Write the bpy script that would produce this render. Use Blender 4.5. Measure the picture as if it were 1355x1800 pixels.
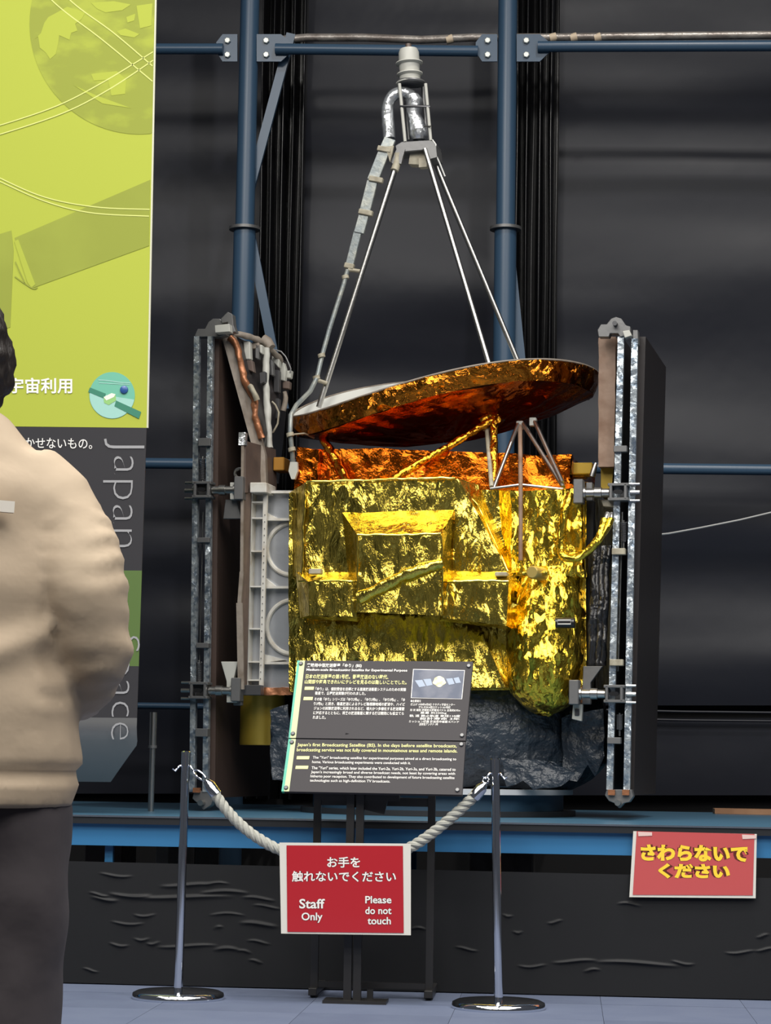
import bpy, bmesh, math, random
from mathutils import Vector, Matrix, noise, Quaternion

# ------------------------------------------------------------------ clear, camera, light
for o in list(bpy.data.objects): bpy.data.objects.remove(o)
scn = bpy.context.scene
col = scn.collection
V = Vector
PI = math.pi
R = math.radians
random.seed(7)

FPX, CX, CY = 4000.0, 677.5, 900.0
CAM = V((0, 0, 0.83))
YAW, PITCH, ROLL = R(4.6), math.atan(440 / FPX), 0.016
CR = Matrix.Rotation(YAW, 3, 'Z') @ Matrix.Rotation(PI / 2 + PITCH, 3, 'X') @ Matrix.Rotation(ROLL, 3, 'Z')
cd = bpy.data.cameras.new('camera'); cam = bpy.data.objects.new('camera', cd); col.objects.link(cam)
cam.matrix_world = Matrix.Translation(CAM) @ CR.to_4x4()
cd.sensor_fit = 'VERTICAL'; cd.sensor_height = 36; cd.lens = FPX / 1800 * 36
cd.clip_end = 200
scn.camera = cam

vs = scn.view_settings
scn.display_settings.display_device = 'sRGB'
vs.view_transform = 'Standard'; vs.look = 'None'; vs.gamma = 1; vs.use_curve_mapping = False
vs.exposure = -0.3

w = bpy.data.worlds.new('hall_air'); scn.world = w; w.use_nodes = True
bg = w.node_tree.nodes['Background']
bg.inputs[0].default_value = (0.80, 0.86, 1.0, 1); bg.inputs[1].default_value = 0.09

def lamp(name, loc, target, size, energy, color=(1, .96, .9), sy=None):
    l = bpy.data.lights.new(name, 'AREA'); l.energy = energy; l.color = color
    l.shape = 'RECTANGLE'; l.size = size; l.size_y = sy or size
    o = bpy.data.objects.new(name, l); col.objects.link(o)
    o.location = loc
    o.rotation_euler = (V(target) - V(loc)).to_track_quat('-Z', 'Y').to_euler()
    return o
# ceiling lamps of the hall (rows overhead, in front of and above the exhibit)
lamp('ceiling_lamp_offscreen', (1.0, 7.0, 9.3), (0.4, 12.0, 2.8), 0.3, 300)
for lx in (-4.2, -1.4, 1.4, 4.2):
    for ly in (-2.2, 0.5, 3.2, 5.9):  # unseen rows, added for foil glints and to brighten the jacket
        lamp('ceiling_lamp_offscreen', (lx, ly, 6.6), (lx * .55, ly + 2.4, 0), 2.3, 70, (1, .97, .92), 1.1).data.spread = R(130)
lamp('ceiling_lamp_offscreen', (-2.4, 4.6, 6.8), (-1.6, 8.7, 2.2), 0.5, 100)

# ------------------------------------------------------------------ pixel helpers
def ray(px, py):
    return (CR @ V(((px - CX) / FPX, -(py - CY) / FPX, -1))).normalized()
def hit(px, py, p0, n):
    d = ray(px, py); n = V(n)
    return CAM + d * ((V(p0) - CAM).dot(n) / d.dot(n))
def PY(px, py, y): return hit(px, py, (0, y, 0), (0, 1, 0))
def PZ(px, py, z): return hit(px, py, (0, 0, z), (0, 0, 1))

# ------------------------------------------------------------------ materials
def mat(name, rgb, rough=0.5, metal=0.0, bump=None, var=None, coat=0.0, spec=None, stretch=None):
    """bump=(scale, strength, distance[, kind]); var=(scale, rgb2, low, high)"""
    m = bpy.data.materials.new(name); m.use_nodes = True
    nt = m.node_tree; b = nt.nodes['Principled BSDF']
    b.inputs['Base Color'].default_value = (*rgb, 1)
    b.inputs['Roughness'].default_value = rough; b.inputs['Metallic'].default_value = metal
    b.inputs['Coat Weight'].default_value = coat
    if spec is not None: b.inputs['Specular IOR Level'].default_value = spec
    tc = nt.nodes.new('ShaderNodeTexCoord'); src = tc.outputs['Object']
    if stretch:
        mp = nt.nodes.new('ShaderNodeMapping'); mp.inputs['Scale'].default_value = stretch
        nt.links.new(src, mp.inputs['Vector']); src = mp.outputs['Vector']
    if var:
        n = nt.nodes.new('ShaderNodeTexNoise'); n.inputs['Scale'].default_value = var[0]; n.inputs['Detail'].default_value = 6
        nt.links.new(src, n.inputs['Vector'])
        r = nt.nodes.new('ShaderNodeValToRGB')
        r.color_ramp.elements[0].position = var[2]; r.color_ramp.elements[0].color = (*rgb, 1)
        r.color_ramp.elements[1].position = var[3]; r.color_ramp.elements[1].color = (*var[1], 1)
        nt.links.new(n.outputs['Fac'], r.inputs['Fac']); nt.links.new(r.outputs['Color'], b.inputs['Base Color'])
    if bump:
        kind = bump[3] if len(bump) > 3 else 'noise'
        bp = nt.nodes.new('ShaderNodeBump'); bp.inputs['Strength'].default_value = bump[1]; bp.inputs['Distance'].default_value = bump[2]
        if kind == 'foil':
            # crumpled film: flat facets (a random tilt for each cell, two sizes) over soft waves
            N = lambda t, **k: nt.nodes.new('ShaderNode' + t)
            n0 = N('TexNoise'); n0.inputs['Scale'].default_value = bump[0] * .3; n0.inputs['Detail'].default_value = 3
            nt.links.new(src, n0.inputs['Vector'])
            mx = N('MixRGB'); mx.blend_type = 'ADD'; mx.inputs[0].default_value = 2.4 / bump[0]
            nt.links.new(src, mx.inputs[1]); nt.links.new(n0.outputs['Color'], mx.inputs[2])
            tilt = None
            for k, (sc, amt) in enumerate(((1.0, bump[1] * .55), (2.6, bump[1] * .42))):
                vo = N('TexVoronoi'); vo.inputs['Scale'].default_value = bump[0] * sc
                nt.links.new(mx.outputs[0], vo.inputs['Vector'])
                sb = N('VectorMath'); sb.operation = 'SUBTRACT'; sb.inputs[1].default_value = (.5, .5, .5)
                nt.links.new(vo.outputs['Color'], sb.inputs[0])
                ml = N('VectorMath'); ml.operation = 'SCALE'; nt.links.new(sb.outputs[0], ml.inputs[0])
                if k == 0: ml.inputs['Scale'].default_value = amt
                else:   # the small facets come in patches
                    pn = N('TexNoise'); pn.inputs['Scale'].default_value = bump[0] * .22; pn.inputs['Detail'].default_value = 2
                    nt.links.new(src, pn.inputs['Vector'])
                    mr = N('MapRange'); mr.inputs[1].default_value = .42; mr.inputs[2].default_value = .62; mr.inputs[3].default_value = amt * .15; mr.inputs[4].default_value = amt * 1.6
                    nt.links.new(pn.outputs['Fac'], mr.inputs[0]); nt.links.new(mr.outputs[0], ml.inputs['Scale'])
                if tilt is None: tilt = ml
                else:
                    ad = N('VectorMath'); ad.operation = 'ADD'; nt.links.new(tilt.outputs[0], ad.inputs[0]); nt.links.new(ml.outputs[0], ad.inputs[1]); tilt = ad
            ge = N('NewGeometry'); ad = N('VectorMath'); ad.operation = 'ADD'
            nt.links.new(ge.outputs['Normal'], ad.inputs[0]); nt.links.new(tilt.outputs[0], ad.inputs[1])
            nn = N('VectorMath'); nn.operation = 'NORMALIZE'; nt.links.new(ad.outputs[0], nn.inputs[0])
            w1 = N('TexNoise'); w1.inputs['Scale'].default_value = bump[0] * .5; w1.inputs['Detail'].default_value = 6; w1.inputs['Roughness'].default_value = .6
            nt.links.new(mx.outputs[0], w1.inputs['Vector'])
            nt.links.new(w1.outputs['Fac'], bp.inputs['Height']); nt.links.new(nn.outputs[0], bp.inputs['Normal'])
            bp.inputs['Strength'].default_value = .55
        else:
            n = nt.nodes.new('ShaderNodeTexNoise'); n.inputs['Scale'].default_value = bump[0]; n.inputs['Detail'].default_value = 4
            nt.links.new(src, n.inputs['Vector']); nt.links.new(n.outputs['Fac'], bp.inputs['Height'])
        nt.links.new(bp.outputs['Normal'], b.inputs['Normal'])
    return m

M = {}
M['gold'] = mat('gold_foil', (.80, .61, .105), .19, 1, (19, .42, .036, 'foil'), stretch=(1.3, 1, .55))
M['gold_edge'] = mat('gold_foil_edge', (.86, .66, .12), .22, 1)
M['gold_drape'] = mat('gold_foil_fine', (.84, .59, .06), .19, 1, (32, 1.1, .022, 'foil'), stretch=(1.2, 1, .6))
M['amber'] = mat('amber_foil', (.50, .115, .008), .2, 1, (14, .42, .03, 'foil'))
M['amber_rim'] = mat('amber_rim_foil', (.60, .20, .020), .16, 1, (24, .9, .03, 'foil'))
M['amber_gold'] = mat('amber_gold_foil', (.72, .34, .03), .18, 1, (40, .8, .015, 'foil'))
M['silver_foil'] = mat('silver_foil', (.60, .62, .64), .26, .8, (34, .45, .010, 'foil'))
M['rod'] = mat('taped_rod', (.50, .55, .58), .28, .7, (45, .45, .008, 'foil'), (40, (.20, .25, .31), .45, .62))
M['steel'] = mat('brushed_steel', (.46, .45, .43), .3, 1, (90, .15, .002))
M['grey_metal'] = mat('grey_metal', (.17, .17, .17), .45, .6, (60, .15, .003))
M['dark_metal'] = mat('dark_metal', (.09, .09, .095), .4, .6)
M['chrome'] = mat('chrome', (.78, .80, .84), .08, 1)
M['beige_tape'] = mat('beige_tape', (.36, .33, .25), .6, 0, (40, .3, .004), (30, (.25, .22, .16), .4, .65))
M['guide'] = mat('waveguide_tape', (.19, .215, .22), .4, .3, (50, .3, .005), (25, (.30, .31, .28), .4, .65))
M['white_paint'] = mat('white_paint', (.60, .60, .56), .5)
M['white_lens'] = mat('feed_white', (.44, .44, .40), .45)
M['frame_white'] = mat('frame_white', (.56, .545, .50), .5, 0, (30, .1, .003), (14, (.42, .37, .30), .5, .75))
M['mirror_panel'] = mat('mirror_panel', (.60, .63, .68), .28, .75, (9, .2, .01))
M['brown_plate'] = mat('brown_plate', (.095, .070, .060), .45, .1, None, (9, (.14, .10, .08), .4, .7))
M['brown_edge'] = mat('brown_edge', (.25, .165, .115), .6, 0, (30, .3, .006), (12, (.16, .085, .05), .4, .7))
M['tan_edge'] = mat('tan_edge', (.235, .20, .165), .6, 0, (40, .35, .006), (14, (.15, .115, .085), .45, .7))
M['solar'] = mat('solar_panel', (.022, .018, .018), .4, .0, (14, .15, .004))
M['brown_panel'] = mat('panel_inside', (.060, .038, .030), .5)
M['copper'] = mat('copper_tape', (.34, .14, .065), .4, .5, (50, .5, .006))
M['black_rubber'] = mat('black_part', (.012, .012, .013), .3)
M['vinyl_bundle'] = mat('black_film', (.02, .02, .022), .16, 0, (22, .9, .02, 'foil'))
M['amber_can'] = mat('amber_can', (.42, .28, .035), .35, .35, (8, .15, .01))
M['grey_blanket'] = mat('grey_blanket', (.021, .028, .040), .42, .0, (12, .9, .05), (7, (.042, .053, .068), .4, .7))
M['ring_paint'] = mat('ring_paint', (.45, .47, .50), .5)
M['pedestal_blue'] = mat('pedestal_blue', (.022, .060, .105), .5)
M['scaf_blue'] = mat('scaffold_blue', (.035, .075, .130), .35, 0, None)
M['bolt'] = mat('bolt_zinc', (.62, .64, .60), .4, .5)
M['vinyl'] = mat('black_vinyl', (.0105, .0120, .0190), .44, 0, (1.2, .15, .08), spec=.28)
M['drape'] = mat('black_drape', (.006, .006, .007), .2, 0, None)
M['void'] = mat('black_backing', (.006, .006, .007), .9)
M['carpet_a'] = mat('carpet_a', (.095, .118, .185), .95, 0, (300, .3, .003), (5, (.104, .128, .195), .4, .6))
M['carpet_b'] = mat('carpet_b', (.083, .103, .165), .95, 0, (300, .3, .003), (5, (.092, .115, .178), .4, .6))
M['carpet_gap'] = mat('carpet_gap', (.03, .035, .05), .9)
M['skirt'] = mat('skirt_cloth', (.0085, .009, .0105), .6, 0, (200, .06, .001), spec=.3)
M['plat_blue'] = mat('platform_blue', (.030, .155, .33), .4)
M['plat_top'] = mat('platform_top', (.055, .14, .22), .32, 0, (3, .05, .01))
M['edge_black'] = mat('edge_black', (.015, .016, .018), .4)
M['edge_silver'] = mat('edge_silver', (.55, .60, .65), .25, 1)
M['stand_black'] = mat('stand_black', (.018, .017, .017), .4)
M['paper'] = mat('sign_paper', (.66, .64, .58), .35, 0, None, None, .3)
M['red'] = mat('sign_red', (.40, .015, .023), .3, 0, None, None, .2)
M['red_b'] = mat('sign_red_faded', (.50, .085, .085), .3, 0, (3, .1, .02), None, .3)
M['print_white'] = mat('print_white', (.80, .78, .74), .5)
M['print_dark'] = mat('print_dark', (.05, .008, .008), .5)
M['print_brown'] = mat('print_brown', (.10, .012, .006), .5)
M['print_yellow'] = mat('print_yellow', (.90, .62, .04), .5)
M['tape'] = mat('clear_tape', (.72, .52, .48), .25)
M['panel_grey'] = mat('info_panel_grey', (.050, .046, .049), .5, spec=.15)
M['panel_green'] = mat('info_panel_edge', (.02, .36, .24), .35)
M['panel_lime'] = mat('info_panel_strip', (.50, .56, .30), .5)
M['panel_yellow'] = mat('info_panel_yellow', (.74, .72, .30), .5)
M['photo_blue'] = mat('printed_photo', (.055, .070, .115), .5, 0, None, (14, (.14, .15, .19), .4, .7))
M['photo_cell'] = mat('printed_cells', (.30, .36, .46), .5)
M['photo_gold'] = mat('printed_gold', (.70, .62, .30), .5, 0, None, (60, (.85, .80, .55), .4, .6))
M['lime'] = mat('banner_lime', (.385, .435, .058), .6, 0, None, spec=.15)
M['lime_dark'] = mat('banner_olive', (.265, .30, .050), .6, 0, None, (2.2, (.29, .33, .055), .45, .6), spec=.15)
M['lime_mid'] = mat('banner_cloud', (.375, .425, .058), .6, 0, None, spec=.15)
M['lime_pale'] = mat('banner_pale', (.60, .64, .20), .6, spec=.15)
M['earth'] = mat('banner_earth', (.27, .305, .050), .6, 0, None, (4.5, (.345, .39, .056), .50, .62), stretch=(1, 1, 1.8), spec=.15)
M['ban_dark'] = mat('banner_charcoal', (.036, .035, .039), .5, spec=.2)
M['ban_green'] = mat('banner_green', (.085, .145, .035), .45)
M['ban_steel'] = mat('banner_curl', (.17, .17, .17), .35, .35)
M['ban_edge'] = mat('banner_edge', (.55, .55, .42), .5)
M['ban_text'] = mat('banner_grey_text', (.30, .30, .31), .5)
M['teal'] = mat('emblem_teal', (.13, .42, .30), .5, 0, None)
M['teal_pale'] = mat('emblem_pale', (.30, .55, .48), .5)
M['teal_dark'] = mat('emblem_dark', (.03, .19, .12), .5)
M['globe_blue'] = mat('emblem_globe', (.03, .09, .28), .3)
M['emb_white'] = mat('emblem_white', (.75, .80, .66), .5)
M['emb_green'] = mat('emblem_green', (.25, .50, .16), .5)
M['rope'] = mat('rope_cotton', (.36, .36, .32), .85, 0, (120, .4, .003), None)
M['jacket'] = mat('jacket_beige', (.47, .37, .262), .75, 0, (9, .25, .02), (3, (.42, .325, .23), .4, .65))
M['cuff'] = mat('jacket_mark', (.75, .70, .62), .6)
M['pants'] = mat('trousers_grey', (.055, .046, .050), .85, 0, (7, .3, .02))
M['hair'] = mat('hair_dark', (.018, .013, .011), .5, 0, (60, .8, .01), stretch=(1, 1, .2))
M['skin'] = mat('skin', (.50, .30, .21), .55)
M['shoe'] = mat('shoe_black', (.02, .02, .02), .5)
M['wood'] = mat('board_wood', (.36, .19, .10), .6, 0, None, (6, (.28, .14, .07), .4, .6))
M['cardboard'] = mat('cardboard', (.40, .37, .31), .8)
M['wire'] = mat('white_wire', (.60, .60, .58), .4)
M['duct'] = mat('wrapped_duct', (.36, .33, .30), .35, .4, (30, .4, .01), (10, (.22, .19, .17), .4, .6))
M['duct_tape'] = mat('duct_tape', (.62, .50, .36), .5)

# ------------------------------------------------------------------ mesh builder
class MB:
    def __init__(s): s.v = []; s.f = []
    def add(s, vs, fs):
        k = len(s.v); s.v += [V(p) for p in vs]; s.f += [tuple(i + k for i in f) for f in fs]; return s
    def hexa(s, a, b):
        """a, b: two quads (same order) joined"""
        return s.add(list(a) + list(b), [(0, 1, 2, 3), (7, 6, 5, 4), (0, 4, 5, 1), (1, 5, 6, 2), (2, 6, 7, 3), (3, 7, 4, 0)])
    def box(s, c, sz, ax=None):
        c = V(c); X, Y, Z = ax or (V((1, 0, 0)), V((0, 1, 0)), V((0, 0, 1)))
        X = X * sz[0] / 2; Y = Y * sz[1] / 2; Z = Z * sz[2] / 2
        q = lambda y: [c - X + y - Z, c + X + y - Z, c + X + y + Z, c - X + y + Z]
        return s.hexa(q(-Y), q(Y))
    def bar(s, p, q, w, t, up=None):
        """rectangular bar from p to q; w = width across 'up x dir', t = thickness along up"""
        p, q = V(p), V(q); d = (q - p).normalized(); up = V(up) if up else V((0, -1, 0))
        x = d.cross(up).normalized(); u = x.cross(d).normalized()
        f = lambda c: [c - x * w / 2 - u * t / 2, c + x * w / 2 - u * t / 2, c + x * w / 2 + u * t / 2, c - x * w / 2 + u * t / 2]
        return s.hexa(f(p), f(q))
    def prism(s, pts, ext):
        n = len(pts); pts = [V(p) for p in pts]; ext = V(ext)
        return s.add(pts + [p + ext for p in pts], [tuple(range(n)), tuple(range(2 * n - 1, n - 1, -1))] + [(i, i + n, (i + 1) % n + n, (i + 1) % n) for i in range(n)])
    def tube(s, path, r, seg=12, caps=True, closed=False):
        path = [V(p) for p in path]; n = len(path)
        rr = r if isinstance(r, (list, tuple)) else [r] * n
        u = None; k = len(s.v); vs_ = []
        for i, p in enumerate(path):
            a = path[i - 1] if (i > 0 or closed) else p
            b = path[(i + 1) % n] if (i < n - 1 or closed) else p
            d = (b - a)
            d = d.normalized() if d.length > 1e-9 else V((0, 0, 1))
            if u is None: u = d.orthogonal().normalized()
            else: u = (u - d * u.dot(d)).normalized()
            w_ = d.cross(u)
            for j in range(seg):
                t = 2 * PI * j / seg
                vs_.append(p + (u * math.cos(t) + w_ * math.sin(t)) * rr[i])
        fs = []
        for i in range(n if closed else n - 1):
            i2 = (i + 1) % n
            for j in range(seg):
                j2 = (j + 1) % seg
                fs.append((i * seg + j, i * seg + j2, i2 * seg + j2, i2 * seg + j))
        if caps and not closed:
            fs.append(tuple(range(seg - 1, -1, -1))); fs.append(tuple((n - 1) * seg + j for j in range(seg)))
        return s.add(vs_, fs)
    def lathe(s, prof, org, axis=(0, 0, 1), seg=32):
        """prof: (r, h) along axis"""
        a = V(axis).normalized(); u = a.orthogonal().normalized(); w_ = a.cross(u); org = V(org)
        vs_ = []; n = len(prof)
        for r, h in prof:
            for j in range(seg):
                t = 2 * PI * j / seg
                vs_.append(org + a * h + (u * math.cos(t) + w_ * math.sin(t)) * max(r, 1e-5))
        fs = [(i * seg + j, i * seg + (j + 1) % seg, (i + 1) * seg + (j + 1) % seg, (i + 1) * seg + j) for i in range(n - 1) for j in range(seg)]
        fs.append(tuple(range(seg - 1, -1, -1))); fs.append(tuple((n - 1) * seg + j for j in range(seg)))
        return s.add(vs_, fs)
    def rings(s, rs, cap=True):
        """list of equal-length closed rings of points"""
        n = len(rs); m = len(rs[0]); vs_ = [p for r in rs for p in r]
        fs = [(i * m + j, i * m + (j + 1) % m, (i + 1) * m + (j + 1) % m, (i + 1) * m + j) for i in range(n - 1) for j in range(m)]
        if cap: fs.append(tuple(range(m - 1, -1, -1))); fs.append(tuple((n - 1) * m + j for j in range(m)))
        return s.add(vs_, fs)
    def grid(s, fn, nu, nv):
        vs_ = [fn(i / nu, j / nv) for j in range(nv + 1) for i in range(nu + 1)]
        fs = [(j * (nu + 1) + i, j * (nu + 1) + i + 1, (j + 1) * (nu + 1) + i + 1, (j + 1) * (nu + 1) + i) for j in range(nv) for i in range(nu)]
        return s.add(vs_, fs)
    def build(s, name, m, parent=None, smooth=True, bevel=0, angle=40, fixn=True):
        return build_mesh(name, s.v, s.f, m, parent, smooth, bevel, angle, fixn)

ROOTM = {}
def rootm(o):
    while o.parent: o = o.parent
    return ROOTM[o.name]

def build_mesh(name, vs_, fs, m, parent=None, smooth=True, bevel=0, angle=40, fixn=True):
    me = bpy.data.meshes.new(name)
    if parent is not None:
        inv = rootm(parent).inverted(); vl = [inv @ v for v in vs_]; loc = None
    else:
        lo = V((min(v.x for v in vs_), min(v.y for v in vs_), min(v.z for v in vs_)))
        hi = V((max(v.x for v in vs_), max(v.y for v in vs_), max(v.z for v in vs_)))
        loc = V(((lo.x + hi.x) / 2, (lo.y + hi.y) / 2, lo.z)); vl = [v - loc for v in vs_]
    me.from_pydata([tuple(v) for v in vl], [], fs)
    if fixn or bevel:
        bm = bmesh.new(); bm.from_mesh(me)
        bmesh.ops.recalc_face_normals(bm, faces=bm.faces)
        if bevel:
            es = [e for e in bm.edges if len(e.link_faces) == 2 and e.calc_face_angle(0) > R(30)]
            bmesh.ops.bevel(bm, geom=es, offset=bevel, segments=1, affect='EDGES', profile=.5, clamp_overlap=True)
        bm.to_mesh(me); bm.free()
    if smooth:
        me.shade_smooth(); me.set_sharp_from_angle(angle=R(angle))
    me.materials.append(m)
    o = bpy.data.objects.new(name, me); col.objects.link(o)
    if parent is not None: o.parent = parent
    else:
        o.location = loc; ROOTM[o.name] = Matrix.Translation(loc)
    return o

def empty(name, loc, rz=0):
    o = bpy.data.objects.new(name, None); col.objects.link(o); o.empty_display_size = .1
    o.location = loc; o.rotation_euler = (0, 0, rz)
    ROOTM[o.name] = Matrix.Translation(V(loc)) @ Matrix.Rotation(rz, 4, 'Z')
    return o
def tag(o, label, cat, group=None):
    o['label'] = label; o['category'] = cat
    if group: o['group'] = group
    return o
def struct(o): o['kind'] = 'structure'; return o

def crumple(p, sc, seed=0.0):
    q = p * sc + V((seed, seed * 1.7, -seed))
    d, _ = noise.voronoi(q)
    d2, _ = noise.voronoi(q * 2.3)
    return (d[0] - .5) * .9 + .35 * (d2[0] - .4) + .7 * noise.noise(q * .55) + .25 * (1 - 2 * abs(noise.noise(q * 1.3)))

def foil_from(mb, name, m, parent, cell=.014, amp=.010, sc=11, seed=0, smooth=True, keep=0.0):
    """subdivide the quads of a builder, weld, displace along normals: crumpled foil"""
    bm = bmesh.new()
    for f in mb.f:
        q = [mb.v[i] for i in f]
        if len(q) != 4:
            continue
        nu = max(1, int(max((q[1] - q[0]).length, (q[2] - q[3]).length) / cell)); nv = max(1, int(max((q[3] - q[0]).length, (q[2] - q[1]).length) / cell))
        g = [[bm.verts.new((q[0] * (1 - i / nu) + q[1] * (i / nu)) * (1 - j / nv) + (q[3] * (1 - i / nu) + q[2] * (i / nu)) * (j / nv)) for i in range(nu + 1)] for j in range(nv + 1)]
        for j in range(nv):
            for i in range(nu):
                bm.faces.new((g[j][i], g[j][i + 1], g[j + 1][i + 1], g[j + 1][i]))
    bmesh.ops.remove_doubles(bm, verts=bm.verts, dist=cell * .25)
    bmesh.ops.dissolve_degenerate(bm, edges=bm.edges, dist=1e-5)
    bmesh.ops.recalc_face_normals(bm, faces=bm.faces)
    bm.normal_update()
    for v in bm.verts:
        v.co += v.normal * amp * crumple(v.co, sc, seed)
    bm.verts.ensure_lookup_table(); bm.verts.index_update()
    vs_ = [v.co.copy() for v in bm.verts]; fs = [tuple(v.index for v in f.verts) for f in bm.faces]
    bm.free()
    return build_mesh(name, vs_, fs, m, parent, smooth, 0, 50)

# text: a flat mesh mapped on to a parallelogram given by three points
def text_mb(mb, s, tl, tr, bl, bold=0.0, nrm=None, off=.0015, fit=True):
    cu = bpy.data.curves.new('lettering', 'FONT'); cu.body = s; cu.resolution_u = 3; cu.fill_mode = 'FRONT'
    cu.offset = bold
    ob = bpy.data.objects.new('lettering', cu)
    me = ob.to_mesh()
    vs_ = [v.co.copy() for v in me.vertices]; fs = [tuple(p.vertices) for p in me.polygons]
    ob.to_mesh_clear(); bpy.data.objects.remove(ob); bpy.data.curves.remove(cu)
    if not vs_: return mb
    x0 = min(v.x for v in vs_); x1 = max(v.x for v in vs_); y0 = min(v.y for v in vs_); y1 = max(v.y for v in vs_)
    tl, tr, bl = V(tl), V(tr), V(bl)
    n = V(nrm) * off
    return mb.add([tl + (tr - tl) * ((v.x - x0) / (x1 - x0)) + (bl - tl) * ((y1 - v.y) / (y1 - y0)) + n for v in vs_], fs)

# ------------------------------------------------------------------ the setting
YW = 12.7          # back wall
YS = 12.05         # scaffold
fl = MB().add([(-7, -4, -.012), (7, -4, -.012), (7, 14, -.012), (-7, 14, -.012)], [(0, 1, 2, 3)]).build('floor', M['carpet_gap'], smooth=False, fixn=False)
struct(fl)
# carpet tiles in and around the view (half metre squares)
YSEAM = PZ(700, 1757, 0).y
tile = None; k = 0
ts = .5
for iy in range(-9, 3):
    for ix in range(-6, 7):
        y0 = YSEAM + iy * ts + (.006 if iy >= 0 else 0); x0 = ix * ts + .13
        a = .4985 * ts
        mb = MB().add([(-a, -a, -.010), (a, -a, -.010), (a, a, -.010), (-a, a, -.010), (-a, -a, 0), (a, -a, 0), (a, a, 0), (-a, a, 0)],
                      [(4, 5, 6, 7), (0, 1, 5, 4), (1, 2, 6, 5), (2, 3, 7, 6), (3, 0, 4, 7)])
        if tile is None:
            tile = {}
            for kk in 'ab':
                me = bpy.data.meshes.new('carpet_tile'); me.from_pydata([tuple(v) for v in mb.v], [], mb.f); me.materials.append(M['carpet_' + kk]); tile[kk] = me
        o = bpy.data.objects.new('carpet_tile', tile['a' if random.random() < .6 else 'b']); col.objects.link(o)
        o.parent = fl
        o.location = V((x0 + ts / 2, y0 + ts / 2, 0)) - ROOTM[fl.name].translation
        o.rotation_euler = (0, 0, random.choice([0, PI / 2]))
wb = struct(MB().box((0, YW + .1, 4), (14, .1, 8)).build('wall_back', M['void'], smooth=False))

# vinyl sheets hung in the bays of the frame: part of the back wall
def sheet(px0, px1, py0, py1, y, seed, amp=.034, nu=40, nv=120):
    a, b, c, d = PY(px0, py0, y), PY(px1, py0, y), PY(px0, py1, y), PY(px1, py1, y)
    def fn(u, v):
        p = (a * (1 - u) + b * u) * (1 - v) + (c * (1 - u) + d * u) * v
        q = V((p.x * .28 + seed, p.z * 1.35, seed * 2.1))
        h = noise.noise(q) + .5 * noise.noise(q * 2.3) + .10 * noise.noise(V((p.x * 1.3 + p.z * 1.0, p.z * 2.6, seed)))
        return p + V((0, -amp * h * 1.9, 0))
    return MB().grid(fn, nu, nv).build('vinyl_sheet', M['vinyl'], wb, angle=180, fixn=False)
sheet(-120, 480, -120, 1395, YW, 3.1)
sheet(505, 905, -120, 1395, YW - .02, 8.4)
sheet(978, 1560, -120, 1240, YW - .04, 15.2)
sheet(975, 1560, 1262, 1398, YW - .05, 21.2, .008)
mb = MB()
for py in (1247, 1262):
    mb.tube([PY(975, py - 1, YW - .1), PY(1200, py + 4, YW - .1), PY(1560, py + 8, YW - .1)], .007, 8)
mb.build('sheet_hem', M['vinyl'], wb)

# glossy black drapes with vertical folds between the bays
def drape(px0, px1, seed, label):
    a, b = PY(px0, -120, YW - .18), PY(px1, -120, YW - .18); zt = a.z; zb = .62
    def fn(u, v):
        z = zt * (1 - v) + zb * v
        x = a.x + (b.x - a.x) * u
        h = .045 * math.sin(u * 2 * PI * 4.3 + seed + .5 * noise.noise(V((seed, z * .5, 0)))) + .03 * noise.noise(V((u * 9, z * .35, seed)))
        return V((x + .012 * noise.noise(V((u * 4, z * .7, seed + 5))), a.y - h, z))
    o = MB().grid(fn, 70, 60).build('black_drape', M['drape'], angle=180, fixn=False)
    return tag(o, label, 'drape')
drape(468, 545, 1.0, 'narrow glossy black drape with vertical folds, behind the column beside the lime banner')
drape(898, 985, 4.0, 'narrow glossy black drape with vertical folds, behind the column above the dish')

# ------------------------------------------------------------------ scaffold frame
def column(pxt, pxb, label, braces):
    t = PY(pxt, -100, YS); m_ = PY((pxt * .6 + pxb * .4), 402, YS)
    x = (t.x + m_.x) / 2
    e = empty('scaffold_column', (x, YS, 0))
    z = m_.z
    MB().tube([(x, YS, z), (x, YS, t.z + .1)], .052, 20).build('upper_tube', M['scaf_blue'], e)
    MB().tube([(x, YS, 0), (x, YS, z)], .060, 20).build('lower_tube', M['scaf_blue'], e)
    MB().lathe([(.085, -.008), (.085, .008)], (x, YS, z), seg=28).build('flange', M['grey_metal'], e)
    for a, b in braces: MB().bar(PY(*a, YS + .04), PY(*b, YS + .04), .05, .03).build('brace', M['scaf_blue'], e, smooth=False)
    tag(e, label, 'column')
    return x
cxl = column(437, 432, 'dark blue round scaffold column with a flange, nearest the lime banner', (((512, 60), (440, 330)), ((440, 410), (500, 720))))
cxr = column(892, 887, 'dark blue round scaffold column with a flange, behind the dish', (((893, 410), (924, 720)),))

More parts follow.
